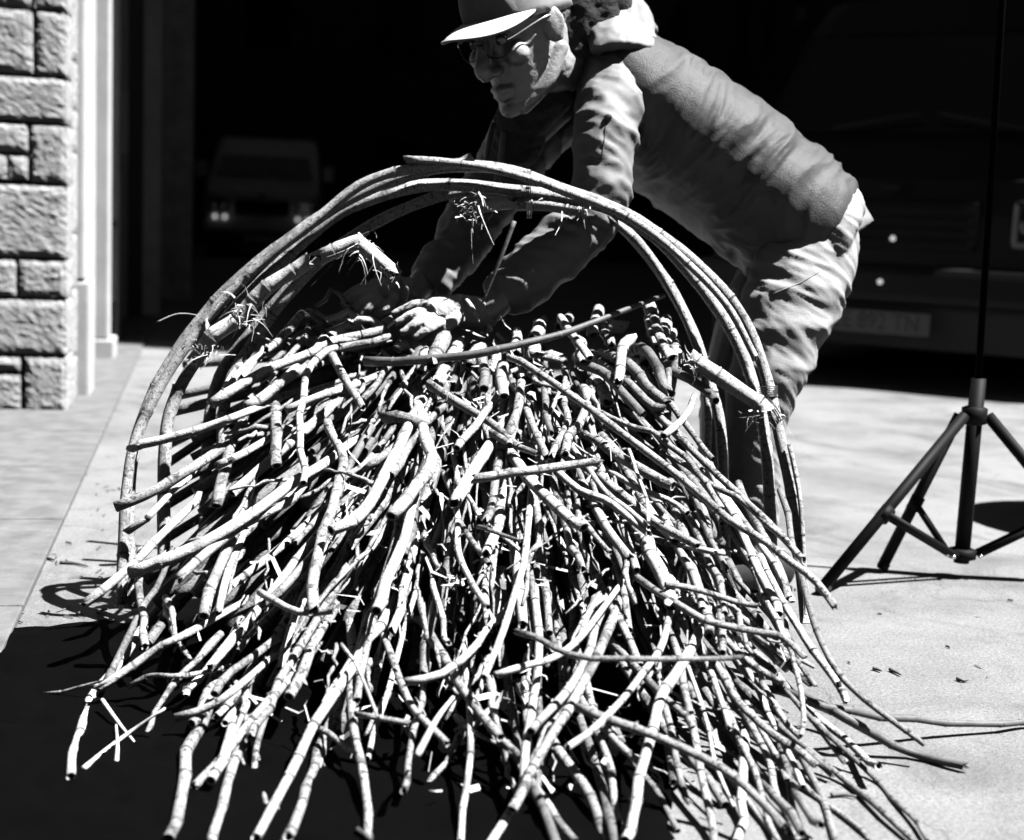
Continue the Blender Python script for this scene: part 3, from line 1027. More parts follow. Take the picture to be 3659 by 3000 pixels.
for ln in TR.strip().splitlines():
    tl, rr, mk, lf, pts, lab = ln.split('|')
    ox, oy, s = TILES[tl]
    rpx = float(rr) * s
    lift = float(lf) * .01
    q = [tuple(float(c) for c in w.split(',')) for w in pts.split()]
    full = [(ox + x * s, oy + y * s) for x, y in q]
    # the end nearer the top of the heap runs deeper into it
    ys = [y for _, y in full]
    path = []
    rw = rpx * heap_depth(*full[len(full) // 2]) / FPX * .86
    span = max(1.0, max(ys) - min(ys))
    for (x, y) in full:
        t = (y - min(ys)) / span if span > 60 else .5
        path.append(heap_point(x, y, .035 - lift + (.5 - t) * min(.08, span * .0002), rw))
    # carry the inner end on into the heap
    AP = (1780 + max(-380, min(380, (full[0][0] - 1780) * .4)), 1150)
    ends = sorted(((math.dist(full[0], AP), 0), (math.dist(full[-1], AP), -1)))
    dist_, e_ = ends[0]
    if dist_ > 260 and tl != 'O' and float(rr) > 13:
        e0 = full[e_]; e1 = full[1 if e_ == 0 else -2]
        tx, ty = e0[0] - e1[0], e0[1] - e1[1]
        n_ = math.hypot(tx, ty); tx, ty = tx / n_, ty / n_
        ax_, ay_ = (AP[0] - e0[0]) / dist_, (AP[1] - e0[1]) / dist_
        add_ = min(240, dist_ * .5)
        if tx * ax_ + ty * ay_ > .45:
            nx_, ny_ = e0[0] + (tx * .93 + ax_ * .1) * add_, e0[1] + (ty * .93 + ay_ * .1) * add_
            ext = heap_point(nx_, max(1260, ny_), .035 - lift + .15, rw)
            if e_ == 0: path.insert(0, ext)
            else: path.append(ext)
    mx, my = full[len(full) // 2]
    if my > 2150: rw *= .86
    if mk == 'p' and not lab and rnd.random() < .4: mk = 'm'
    g_ = None
    if not lab:
        lab, g_ = zone_label(mx, my, MK[mk], full, rw)
    node = .05 if rw > .016 and span < 200 else rnd.uniform(.06, .11)
    cane(path, rw * rnd.uniform(.98, 1.1), rw * rnd.uniform(.7, .95), MK[mk], label=lab, group=g_, node=node, slant=rnd.choice([0, 0, .3, .5]))

# the body of the heap: canes fanning out from under the hands, beneath the ones above
for k in range(128):
    th = math.radians(rnd.uniform(-70, 58))
    r_ = rnd.uniform(130, 1450)
    ln_ = rnd.uniform(350, 900)
    wob = rnd.uniform(-.20, .20)
    x0 = 1780 + math.degrees(th) * 6.5 + math.sin(th) * r_ * .85
    y0 = 1150 + math.cos(th) * r_ * 1.1
    pts = []
    bend = rnd.uniform(-.12, .12)
    off = rnd.uniform(.05, .17)
    r_px = rnd.uniform(11, 20)
    for q in range(4):
        a = th + wob + bend * q / 3
        x = x0 + math.sin(a) * ln_ * q / 3
        y = y0 + math.cos(a) * ln_ * q / 3
        if y < 1180: y = 1180
        pts.append((x, y))
    if any(x < 560 - (y - 2200) * .3 or x > 2450 + (y - 1500) * .55 for x, y in pts) or pts[0][1] > 2500 or (pts[3][1] > 2650 and pts[3][0] < 1800 and k % 3):
        continue
    pts = [(x, min(y, 3150)) for x, y in pts]
    rw = r_px * heap_depth(*pts[1]) / FPX
    path = [heap_point(x, y, off - .02 * q, rw + rnd.uniform(0, .03)) for q, (x, y) in enumerate(pts)]
    mk = rnd.choice('pmmmdd')
    lab, g_ = zone_label(*pts[1], MK[mk], pts, rw)
    cane(path, rw, rw * .9, MK[mk], label=lab, group=g_, node=rnd.uniform(.06, .12), seg=8)

# cut stumps sticking up at the top of the heap
STUMPS = [(1905, 1215, 1930, 1150), (1990, 1165, 2030, 1130), (2120, 1190, 2135, 1110), (2190, 1230, 2150, 1175), (2240, 1165, 2140, 1165),
          (2330, 1190, 2320, 1090), (2360, 1230, 2370, 1150), (2390, 1260, 2400, 1180), (2420, 1300, 2410, 1220), (2310, 1310, 2300, 1255),
          (2350, 1330, 2345, 1265), (2080, 1300, 2060, 1200), (2000, 1280, 1950, 1270), (1900, 1290, 1905, 1230), (1840, 1260, 1850, 1195),
          (2260, 1400, 2210, 1290), (2320, 1440, 2290, 1320), (2180, 1440, 2120, 1330), (2390, 1420, 2380, 1330), (2110, 1450, 2080, 1380),
          (1140, 1240, 1200, 1150), (1180, 1200, 1250, 1130), (1120, 1290, 1180, 1200), (1300, 1230, 1390, 1150), (1420, 1250, 1490, 1215),
          (1600, 1290, 1640, 1225), (1680, 1300, 1720, 1240), (1760, 1330, 1770, 1260), (1500, 1330, 1520, 1260), (1560, 1370, 1600, 1310)]
for k, (xa, ya, xb, yb) in enumerate(STUMPS):
    rw = rnd.uniform(17, 26) * 2.6 / FPX
    path = [heap_point(xa, ya, .02, rw), heap_point((xa + xb) / 2 + rnd.uniform(-8, 8), (ya + yb) / 2, .02, rw), heap_point(xb, yb, .04, rw)]
    w = 'on the left of the gloved hands' if xb < 1560 else ('just below the long dark lath' if xb < 2100 else 'on the heap shoulder at right')
    cane(path, rw, rw, 'cane_pale', name='cane_stump', label=f'pale cut cane stump {w}', group=f'cut cane stumps {w}', node=.035, slant=rnd.uniform(0, .8), open_b=rnd.random() < .4)

# the bent hoops and the stubs tied across them
HOOPS = [
    ('270,1260 268,1000 300,850 370,720 490,580 620,475 740,400 860,355 965,342 1060,352 1180,395 1240,415 1330,460 1440,545 1530,650 1580,770 1610,900 1640,1060 1665,1290', 13.5, 2.60, 'tall outer bent cane hoop standing over the heap'),
    ('248,1250 265,985 305,850 395,705 515,570 645,465 755,380 880,345 955,335 975,322', 12.5, 2.575, 'bent cane on the left with slanted cut end at the hoop top'),
    ('835,328 900,332 1000,345 1100,372 1200,408 1300,450 1400,520 1500,625 1560,740', 9.0, 2.565, 'thin bent cane with its tip at the top left of the hoops'),
    ('335,1270 340,960 362,830 445,690 565,555 700,440 850,388 950,383 1060,393 1160,405 1260,430 1360,495 1450,595 1520,705 1560,810 1588,950 1600,1230', 14, 2.63, 'inner bent cane hoop over the gloved hands'),
    ('420,1150 440,820 525,680 625,570 740,480 850,425 950,398 1080,402 1200,424 1290,475 1370,575 1430,685 1470,805 1490,900 1500,1200', 13, 2.69, 'innermost bent cane hoop closest to the sleeve'),
    ('1230,425 1330,515 1400,625 1448,740 1462,860 1455,1080', 8.5, 2.66, 'slim bent cane inside the right leg of the hoops'),
    ('1395,715 1390,800 1375,900 1370,1000', 10, 2.58, 'short straight cane standing inside the right leg of the hoops'),
    ('455,1000 470,810 530,700 605,600 690,515 760,470', 13, 2.66, 'bent cane inside the left leg of the hoops'),
    ('1630,920 1650,1000 1660,1090 1668,1270', 5.5, 2.58, 'thin dark rod bound to the outer right hoop leg'),
]
for s_, r_, d_, lab in HOOPS:
    q = [tuple(float(c) * 1.7284 for c in w.split(',')) for w in s_.split()]
    rw = r_ * 1.7284 * d_ / FPX * .96
    path = []
    for x, y in q:
        dd = d_ - .10 * max(0, (y - 1300) / 900)
        p = P(x, y, dd)
        if p.z < .01:
            p = P(x, y, dd); p.z = -.02
        path.append(p)
    o = cane(path, rw, rw * .93, 'cane_hoop', name='hoop_cane', label=lab, node=.22, seg=12, crook=.003)
STUBS = [('405,745 450,690 560,590 640,540', 17, 2.50, 'pale frayed stub cane tied across the left of the hoops'),
         ('655,535 700,512 740,505 775,530 815,565', 16, 2.50, 'pale stub cane drooping above the gloves on the left'),
         ('965,432 1010,424 1060,415', 14, 2.62, 'bright shredded stub tied under the hoop top'),
         ('1075,420 1130,424 1200,440', 14, 2.63, 'pale stub with a torn end tied right of the shredded one'),
         ('1425,735 1485,772 1535,810 1590,848', 17, 2.52, 'thick pale cut stub tied across the right of the hoops')]
stub_objs = []
for s_, r_, d_, lab in STUBS:
    q = [tuple(float(c) * 1.7284 for c in w.split(',')) for w in s_.split()]
    rw = r_ * 1.7284 * d_ / FPX
    stub_objs.append(cane([P(x, y, d_) for x, y in q], rw, rw * .95, 'cane_pale', name='stub_cane', label=lab, node=.055, seg=12, slant=.3))
# wire ties: part of the stubs
def tie(center, axis, r, parent, turns=4):
    axis = axis.normalized()
    a = axis.orthogonal().normalized(); b = axis.cross(a)
    pts = []
    for i in range(turns * 12 + 1):
        an = 2 * math.pi * i / 12
        pts.append(center + a * math.cos(an) * r + b * math.sin(an) * r + axis * (i / 12 * .0035))
    child('wire_tie', tube_mesh(pts, .0011, 5), MAT['wire'], parent)
tie(P(2745, 1420, 2.585), UP, .0165, stub_objs[4], 6)
tie(P(2755, 1470, 2.55), UP * .6 + RT, .024, stub_objs[4], 3)
tie(P(1880, 722, 2.63), RT, .03, stub_objs[2], 3)
tie(P(2075, 735, 2.63), RT, .03, stub_objs[3], 3)
# frayed husk on stubs and on some canes
def tuft(center, n, size, seed, spread=.02, wid=.0009):
    R = random.Random(seed)
    V, F = [], []
    for _ in range(n):
        c = center + Vector((R.gauss(0, 1), R.gauss(0, .6), R.gauss(0, .7))) * spread
        dv = Vector((R.gauss(0, 1), R.gauss(0, 1), R.gauss(0, 1))).normalized()
        l_ = size * R.choice((.3, .5, .8, 1.6)) * R.uniform(.6, 1.2)
        w_ = dv.orthogonal().normalized() * wid * R.choice((.35, .5, .8, 2.2))
        cv = dv.orthogonal().normalized() * R.uniform(-1.2, 1.2) + Vector((0, 0, -.5))
        i = len(V)
        for k in range(5):
            t = k / 4
            q = c + dv * l_ * t + cv * l_ * t * t * .9
            V += [q - w_ * (1 - t * .8), q + w_ * (1 - t * .8)]
            if k:
                F.append((i + 2 * k - 2, i + 2 * k - 1, i + 2 * k + 1, i + 2 * k))
    return mesh_from(V, F, False)
for ctr, n, sz, par, sp in ((P(1690, 735, 2.60), 90, .03, 2, .018), (P(2010, 735, 2.61), 14, .02, 3, .02), (P(2070, 760, 2.60), 16, .03, 3, .01), (P(872, 1105, 2.49), 60, .022, 0, .018),
                            (P(730, 1240, 2.49), 50, .02, 0, .018), (P(1280, 880, 2.49), 60, .028, 1, .018), (P(1370, 960, 2.49), 50, .024, 1, .014), (P(2720, 1480, 2.51), 30, .035, 4, .015), (P(2460, 1290, 2.5), 40, .014, 4, .012)):
    h = child('husk', tuft(ctr, n, sz, int(ctr.x * 1e4) & 0xffff, sp), MAT['husk'], stub_objs[par])
    h['kind'] = 'stuff'

# canes alike in every other way are told apart by their order from the left
ORD = ['leftmost', 'second from left', 'third from left', 'fourth from left', 'fifth from left', 'sixth from left', 'seventh from left', 'eighth from left', 'ninth from left', 'tenth from left', 'eleventh from left', 'twelfth from left', 'thirteenth from left', 'fourteenth from left']
byl = {}
for o in ALLC:
    byl.setdefault(o['label'], []).append(o)
for lb, os_ in byl.items():
    if 1 < len(os_) <= len(ORD):
        def sx(o):
            v = o.location - CPOS
            return v.dot(RT) / v.dot(FW)
        for k, o in enumerate(sorted(os_, key=sx)):
            nl = f'{lb}, {ORD[k]}'
            o['label'] = nl if len(nl.split()) <= 16 else nl.replace(' of heap', '').replace('slanting down', 'slanting')
# long dark lath, twigs and straw
def lath_mesh(pts, w, th):
    q, _ = catmull(pts, 26)
    V, F = [], []
    for i, p in enumerate(q):
        t = (q[min(i + 1, 25)] - q[max(i - 1, 0)]).normalized()
        n = t.cross(FW).normalized()
        w_ = w * (1 - .5 * (i / 25)) * (1 + .12 * math.sin(i * 1.7))
        b = t.cross(n)
        V += [p + n * w_ + b * th, p + n * w_ - b * th, p - n * w_ - b * th, p - n * w_ + b * th]
    for i in range(25):
        for k in range(4):
            k2 = (k + 1) % 4
            F.append((i * 4 + k, i * 4 + k2, i * 4 + 4 + k2, i * 4 + 4 + k))
    F += [(3, 2, 1, 0), (100, 101, 102, 103)]
    return mesh_from(V, F, False)
LP = [heap_point(1300, 1290, -.02), heap_point(1500, 1283, -.05), heap_point(1720, 1265, -.07), heap_point(1900, 1218, -.08), heap_point(2080, 1160, -.08), heap_point(2230, 1105, -.07), heap_point(2370, 1055, -.05)]
me, org = cane_mesh(LP, .0085, .0045, 991, node=.16, seg=8, crook=.004)
o = link('lath', me, [MAT['bark'], MAT['inside']], None, org)
tag(o, 'long dark split cane rising to the right across the top of the heap', 'cane')
def twig(pts, r, lab, m_='husk', group=None, n=14):
    o = link('twig', tube_mesh(pts, [r, r * .8, r * .45], 6, n), MAT[m_])
    tag(o, lab, 'twig', group)
    return o
twig([P(1838, 790, 2.57), P(1790, 920, 2.57), P(1725, 1080, 2.58)], .0042, 'thin forked twig hanging in front of the dark sleeve', 'bark')
twig([heap_point(300, 2745, -.1), heap_point(430, 2640, -.1), heap_point(590, 2530, -.1)], .004, 'thin white straw slanting over the black shadow lower left')
twig([heap_point(417, 2720, -.1), heap_point(420, 2660, -.1), heap_point(415, 2590, -.1)], .003, 'thin upright straw crossing the slanting one lower left')
twig([heap_point(365, 2500, -.08), heap_point(430, 2590, -.08), heap_point(480, 2650, -.08)], .003, 'short straw hanging from the cane end lower left')
twig([heap_point(1490, 2700, -.14), heap_point(1560, 2570, -.14), heap_point(1620, 2490, -.14)], .0045, 'pale twig with a small cross shoot low in the front centre')
twig([heap_point(560, 1150, 0), heap_point(640, 1120, 0), heap_point(735, 1130, 0)], .0012, 'hair-thin fibre curling left of the hoops')
FT = [((215, 2008), (270, 2012), (315, 2022)), ((165, 1990), (180, 1995), (195, 2000)), ((0, 2185), (30, 2205), (80, 2222)), ((20, 2190), (50, 2189), (85, 2189)), ((350, 2190), (365, 2180), (385, 2176)),
      ((3120, 2386), (3135, 2390), (3150, 2396)), ((3180, 2390), (3205, 2402), (3220, 2410)), ((3420, 2423), (3440, 2430), (3460, 2428)), ((2970, 2840), (3010, 2838), (3060, 2845))]
FTN = ['longest twig scrap on the floor left of the heap', 'tiny twig scrap just left of the longest one', 'curved twig scrap at the left picture edge', 'short straight twig scrap beside the curved one at left', 'small twig scrap nearest the left hoop legs', 'leftmost twig scrap on the floor right of the heap', 'twig scrap just right of the leftmost one', 'rightmost twig scrap on the floor by the tripod side', 'twig scrap nearest the bottom right canes']
for k, q in enumerate(FT):
    twig([ground(x, y, .004) for x, y in q], .0035, FTN[k], 'bark', 'twig scraps ' + ('left' if q[0][0] < 1000 else 'right') + ' of the heap')

# loose straw and husk all through the heap
R = random.Random(5)
V, F = [], []
for _ in range(380):
    while True:
        th = math.radians(R.uniform(-46, 42)); r_ = R.uniform(60, 1750)
        x = 1780 + math.sin(th) * r_; y = 1120 + math.cos(th) * r_
        if 1150 < y < 2980: break
    c = heap_point(x, y, R.uniform(-.025, .06), .006)
    l_ = R.choice((.012, .02, .035, .05)) * R.uniform(.6, 1.3)
    dv = Vector((R.gauss(0, 1), R.gauss(0, .6), R.gauss(0, 1))).normalized()
    w_ = dv.orthogonal().normalized() * R.choice((.0007, .001, .002, .004))
    b_ = Vector((R.gauss(0, 1), R.gauss(0, 1), R.gauss(0, 1))) * l_ * .15
    i = len(V)
    V += [c - w_, c + w_, c + dv * l_ * .5 + b_ + w_, c + dv * l_ * .5 + b_ - w_, c + dv * l_]
    F += [(i, i + 1, i + 2, i + 3), (i + 3, i + 2, i + 4)]
o = link('straw', mesh_from(V, F, False), MAT['husk'])
tag(o, 'loose dry straw and husk scraps caught all through the cane heap', 'straw', kind='stuff')

# the dense inside of the heap: canes nobody could tell apart
R = random.Random(21)
V, F = [], []
for k in range(560):
    th = math.radians(R.uniform(-72, 62))
    r_ = R.uniform(0, 1150)
    ln_ = R.uniform(350, 900)
    x0 = 1780 + math.degrees(th) * 6.5 + math.sin(th) * r_ * .8; y0 = 1230 + math.cos(th) * r_ * 1.0
    a = th + R.uniform(-.3, .3)
    off = R.uniform(.11, .34)
    pts = []
    for q in range(3):
        pts.append((x0 + math.sin(a) * ln_ * q / 2, min(3200, y0 + math.cos(a) * ln_ * q / 2)))
    if any(x > 2380 + (y - 1500) * .5 or x < 590 - (y - 1500) * .15 for x, y in pts) or pts[2][1] > 2420: continue
    rw = R.uniform(.008, .013)
    q, _ = catmull([heap_point(x, y, off, rw + R.uniform(0, .02)) for x, y in pts], 9)
    v_, f_ = tube_data(q, [rw] * 9, 7)
    n0 = len(V)
    V += v_
    F += [tuple(n0 + i for i in f) for f in f_]
o = link('cane_mass', mesh_from(V, F), MAT['cane_dark'])  # dark cane colour here puts shade into the inside of the heap
tag(o, 'dense tangle of canes deep inside the heap', 'canes', kind='stuff')

# black plastic sheet under the heap, colour sunk to hold the lower left shadow
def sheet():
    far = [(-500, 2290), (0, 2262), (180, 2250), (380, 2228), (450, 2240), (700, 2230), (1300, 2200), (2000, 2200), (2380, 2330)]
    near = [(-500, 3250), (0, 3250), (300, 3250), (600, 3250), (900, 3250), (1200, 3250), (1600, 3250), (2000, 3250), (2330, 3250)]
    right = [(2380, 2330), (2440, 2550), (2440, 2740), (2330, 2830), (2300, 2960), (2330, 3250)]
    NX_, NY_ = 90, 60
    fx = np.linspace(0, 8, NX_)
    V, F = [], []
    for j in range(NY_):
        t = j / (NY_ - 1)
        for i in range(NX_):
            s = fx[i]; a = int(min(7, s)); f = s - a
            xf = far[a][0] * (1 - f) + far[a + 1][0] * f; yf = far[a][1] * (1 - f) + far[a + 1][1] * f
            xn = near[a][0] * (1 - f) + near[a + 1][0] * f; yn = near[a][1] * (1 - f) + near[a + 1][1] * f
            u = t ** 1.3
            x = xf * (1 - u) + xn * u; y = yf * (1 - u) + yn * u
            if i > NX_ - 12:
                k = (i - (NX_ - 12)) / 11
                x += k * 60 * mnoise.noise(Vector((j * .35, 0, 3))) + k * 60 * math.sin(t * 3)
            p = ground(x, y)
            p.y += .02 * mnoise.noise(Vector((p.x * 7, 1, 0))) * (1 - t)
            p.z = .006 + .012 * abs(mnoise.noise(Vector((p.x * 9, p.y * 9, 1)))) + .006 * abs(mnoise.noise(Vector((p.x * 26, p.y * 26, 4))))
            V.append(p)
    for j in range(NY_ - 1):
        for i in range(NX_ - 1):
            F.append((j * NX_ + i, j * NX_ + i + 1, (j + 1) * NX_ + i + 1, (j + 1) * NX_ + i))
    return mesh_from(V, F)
o = link('shaded_sheet', sheet(), simple('shaded_plastic', .0009, .8, spots=.3, scale=12, spec=.03))
tag(o, 'black plastic sheet under the left and front of heap, shadow in its colour', 'sheet')

# broken bits littering the floor round the heap
R = random.Random(77)
V, F = [], []
for _ in range(110):
    if R.random() < .85:
        c = ground(R.uniform(-100, 480), R.uniform(1650, 2235), .002)
    else:
        c = ground(R.uniform(2750, 3750), R.uniform(2050, 3050), .002)
    l_ = R.choice((.003, .004, .006, .012)) * R.uniform(.5, 1.3)
    an = R.uniform(0, 6.28)
    dv = Vector((math.cos(an), math.sin(an), 0)) * l_
    w_ = Vector((-math.sin(an), math.cos(an), 0)) * R.uniform(.0008, .0022)
    h_ = Vector((0, 0, R.uniform(.001, .004)))
    i = len(V)
    V += [c - w_ - dv, c + w_ - dv, c + w_ + dv, c - w_ + dv, c - dv * .7 + h_, c + dv * .7 + h_]
    F += [(i, i + 1, i + 4), (i + 1, i + 2, i + 5, i + 4), (i + 2, i + 3, i + 5), (i + 3, i, i + 4, i + 5)]
o = link('floor_litter', mesh_from(V, F, False), MAT['bark'])
tag(o, 'tiny dark bark and stalk crumbs scattered over the lit floor', 'litter', kind='stuff')

# thin broken stalks and side shoots all through the heap
R = random.Random(303)
V, F = [], []
for k in range(190):
    th = math.radians(R.uniform(-66, 56))
    r_ = R.uniform(60, 1500)
    x0 = 1780 + math.degrees(th) * 6.5 + math.sin(th) * r_ * .85; y0 = 1180 + math.cos(th) * r_ * 1.05
    a = th + R.gauss(0, .6)
    ln_ = R.uniform(90, 480)
    pts = [(x0, y0), (x0 + math.sin(a) * ln_ * .5 + R.uniform(-14, 14), y0 + math.cos(a) * ln_ * .5), (x0 + math.sin(a + .1) * ln_, y0 + math.cos(a + .1) * ln_)]
    if any(x < 560 - (y - 2200) * .3 or x > 2480 + (y - 1500) * .5 or y > 2900 for x, y in pts): continue
    off = R.uniform(-.03, .08)
    rw = R.uniform(.0016, .0052)
    q, _ = catmull([heap_point(x, y, off + (.04 if i == 0 else 0), rw) for i, (x, y) in enumerate(pts)], 9)
    q = [v + Vector((R.gauss(0, 1), R.gauss(0, 1), R.gauss(0, 1))) * .0018 for v in q]
    v_, f_ = tube_data(q, [rw * (1.1 - .5 * i / 8) * (1.35 if i % 3 == 1 else 1) for i in range(9)], 6)
    n0 = len(V)
    V += v_
    F += [tuple(n0 + i for i in f) for f in f_]
o = link('thin_stalks', mesh_from(V, F), MAT['cane_mott'])
tag(o, 'thin broken stalks and side shoots tangled through the cane heap', 'stalks', kind='stuff')

# ------------------------------------------------------------------ the bending man
def ellipsoid(bm, c, r, M_=None, u=20, v=12):
    rr = bmesh.ops.create_uvsphere(bm, u_segments=u, v_segments=v, radius=1)
    for q in rr['verts']:
        p = Vector((q.co.x * r[0], q.co.y * r[1], q.co.z * r[2]))
        if M_:
            p = M_ @ p
        q.co = p + Vector(c)

def loft(bm, secs, seg=20, n=None):
    """secs: list of (centre, vecA, vecB) half axes; closed ends"""
    if n:
        cs, _ = None, None
        m_ = len(secs)
        t_ = np.linspace(0, m_ - 1, n)
        def sm(k):
            pts = [Vector(s[k]) for s in secs]
            pe = [pts[0] * 2 - pts[1]] + pts + [pts[-1] * 2 - pts[-2]]
            out = []
            for t in t_:
                i = min(int(t), m_ - 2); f = t - i
                a, b, c, d = pe[i], pe[i + 1], pe[i + 2], pe[i + 3]
                out.append(.5 * ((2 * b) + (c - a) * f + (2 * a - 5 * b + 4 * c - d) * f * f + (3 * b - a - 3 * c + d) * f ** 3))
            return out
        secs = list(zip(sm(0), sm(1), sm(2)))
    rings = []
    for c, a, b in secs:
        rings.append([bm.verts.new(Vector(c) + Vector(a) * math.cos(2 * math.pi * k / seg) + Vector(b) * math.sin(2 * math.pi * k / seg)) for k in range(seg)])
    for r1, r2 in zip(rings, rings[1:]):
        for k in range(seg):
            bm.faces.new((r1[k], r1[(k + 1) % seg], r2[(k + 1) % seg], r2[k]))
    bm.faces.new(rings[0][::-1])
    bm.faces.new(rings[-1])

def limb(bm, pts, seg=18, n=None, flat=1.0):
    """pts: (point, radius) chain with rounded ends, closed"""
    ps = [Vector(p) for p, r in pts]
    rs = [r for p, r in pts]
    m_ = n or max(8, len(ps) * 5)
    q, _ = catmull(ps, m_)
    L_ = [0]
    for a, b in zip(ps, ps[1:]):
        L_.append(L_[-1] + (b - a).length)
    rr = np.interp(np.linspace(0, L_[-1], m_), L_, rs)
    fr = frames(q)
    secs = []
    t0 = fr[0][0]; t1 = fr[-1][0]
    for f in (.25, .6, .88):
        a = math.sqrt(1 - (1 - f) ** 2)
        secs.append((q[0] - t0 * rr[0] * (1 - f) * .9, fr[0][1] * rr[0] * a, fr[0][2] * rr[0] * a * flat))
    for p, r, (t, a, b) in zip(q, rr, fr):
        secs.append((p, a * r, b * r * flat))
    for f in (.88, .6, .25):
        a = math.sqrt(1 - (1 - f) ** 2)
        secs.append((q[-1] + t1 * rr[-1] * (1 - f) * .9, fr[-1][1] * rr[-1] * a, fr[-1][2] * rr[-1] * a * flat))
    loft(bm, secs, seg)

def fuse(bm, voxel, smooth=4, fac=.5):
    me = bpy.data.meshes.new('f')
    bmesh.ops.recalc_face_normals(bm, faces=bm.faces[:])
    bm.to_mesh(me)
    bm.free()
    o = bpy.data.objects.new('f', me)
    COL.objects.link(o)
    r = o.modifiers.new('r', 'REMESH')
    r.mode = 'VOXEL'
    r.voxel_size = voxel
    s = o.modifiers.new('s', 'SMOOTH')
    s.iterations = smooth
    s.factor = fac
    dg = bpy.context.evaluated_depsgraph_get()
    out = bpy.data.meshes.new_from_object(o.evaluated_get(dg))
    bpy.data.objects.remove(o)
    out.polygons.foreach_set('use_smooth', [True] * len(out.polygons))
    return out

def displace(me, fn):
    n = len(me.vertices)
    nr = [v.normal.copy() for v in me.vertices]
    for v, nn_ in zip(me.vertices, nr):
        v.co = v.co + nn_ * fn(v.co)
    me.update()

def px2m(px, d):
    return px * d / FPX

man = empty('person', Vector((P(2690, 2000, 2.88).x, P(2690, 2000, 2.88).y, 0)))
tag(man, 'man in cap, glasses and hooded jacket bending over the cane heap with gloved hands', 'person')

# head frame
hf = (RT * -.62 + UP * -.56 - FW * .55).normalized()
hu = (RT * -.35 + UP * .83 - FW * .43)
hu = (hu - hf * hu.dot(hf)).normalized()
hx = hf.cross(hu)
HS = 1.10
HC = P(1856, 110, 2.70)
HM = Matrix.Identity(4)
for i in range(3):
    HM[i][0], HM[i][1], HM[i][2], HM[i][3] = hx[i] * HS, hf[i] * HS, hu[i] * HS, HC[i]
def H(x, y, z):
    return HM @ Vector((x, y, z))
HR = HM.to_3x3()

bm = bmesh.new()
ellipsoid(bm, H(0, -.012, .045), (.074, .096, .088), HR)
fs = [(-.120, .020, .084, .040), (-.108, .034, .092, .015), (-.088, .046, .092, -.01), (-.062, .055, .089, -.035), (-.035, .061, .087, -.05), (-.005, .066, .086, -.06), (.02, .068, .083, -.07), (.045, .071, .089, -.075), (.075, .068, .080, -.075)]
loft(bm, [(H(0, (f + b) / 2, z), HR @ Vector((w, 0, 0)), HR @ Vector((0, (f - b) / 2, 0))) for z, w, f, b in fs], 24, 30)
def hl(pts, n=None, flat=1.0):
    limb(bm, [(H(*p), r * HS) for p, r in pts], 14, n, flat)
hl([((0, .084, .030), .010), ((0, .099, .002), .0115), ((0, .114, -.022), .0145), ((0, .110, -.033), .0125)])
for s in (-1, 1):
    ellipsoid(bm, H(s * .0145, .098, -.033), (.0105, .014, .0095), HR, 12, 8)
    hl([((s * .012, .087, .034), .009), ((s * .034, .086, .037), .0095), ((s * .056, .070, .030), .009)])
    ellipsoid(bm, H(s * .043, .066, -.016), (.022, .022, .02), HR, 14, 10)
    ellipsoid(bm, H(s * .074, -.004, .002), (.010, .020, .033), HR @ Matrix.Rotation(s * .35, 3, 'Z'), 14, 10)
    hl([((s * .079, -.016, .022), .006), ((s * .083, -.020, .0), .006), ((s * .077, -.008, -.026), .007)])
    hl([((s * .058, -.02, -.045), .016), ((s * .048, .03, -.085), .015), ((s * .02, .075, -.108), .014)])      # jaw line
hl([((-.024, .086, -.069), .0055), ((0, .096, -.067), .0068), ((.024, .086, -.069), .0055)])
hl([((-.021, .086, -.080), .006), ((0, .095, -.081), .0075), ((.021, .086, -.080), .006)])
ellipsoid(bm, H(0, .086, -.106), (.021, .016, .014), HR, 14, 10)
# neck, trunk and limbs under the clothes
NB = P(2090, 220, 2.86)
limb(bm, [(H(0, -.035, -.02), .062), (H(0, -.03, -.075), .058), (NB, .062), (P(2250, 350, 2.9), .085)])
limb(bm, [(P(2250, 350, 2.9), .09), (P(2450, 490, 2.92), .105), (P(2700, 680, 2.92), .10), (P(2880, 830, 2.92), .105)])
limb(bm, [(P(2190, 290, 2.80), .055), (P(2150, 600, 2.70), .042), (P(2110, 760, 2.70), .038), (P(1900, 960, 2.69), .032), (P(1750, 1110, 2.68), .026)])
limb(bm, [(P(2040, 320, 3.04), .055), (P(1750, 680, 2.95), .042), (P(1600, 900, 2.86), .034), (P(1480, 1045, 2.80), .026)])
limb(bm, [(P(2900, 880, 2.84), .085), (P(2800, 1120, 2.80), .075), (P(2715, 1430, 2.78), .055), (P(2690, 1700, 2.82), .048), (P(2680, 2010, 2.86), .036)])
limb(bm, [(P(2870, 880, 3.00), .085), (P(2700, 1120, 3.02), .075), (P(2600, 1400, 3.04), .055), (P(2580, 1640, 3.06), .048), (P(2570, 1880, 3.08), .036)])
bme = fuse(bm, .0034, 3, .5)
def aged(p):
    if (p - HC).length > .2: return 0
    q = HM.inverted() @ p
    w = mnoise.noise(Vector((q.x * 20, q.y * 12, q.z * 95 + 2 * mnoise.noise(q * 25))))
    return .0009 * (1 - 2.2 * abs(w)) + .0004 * mnoise.noise(q * 130) - .0005
displace(bme, aged)
child('body', bme, MAT['skin'], man)

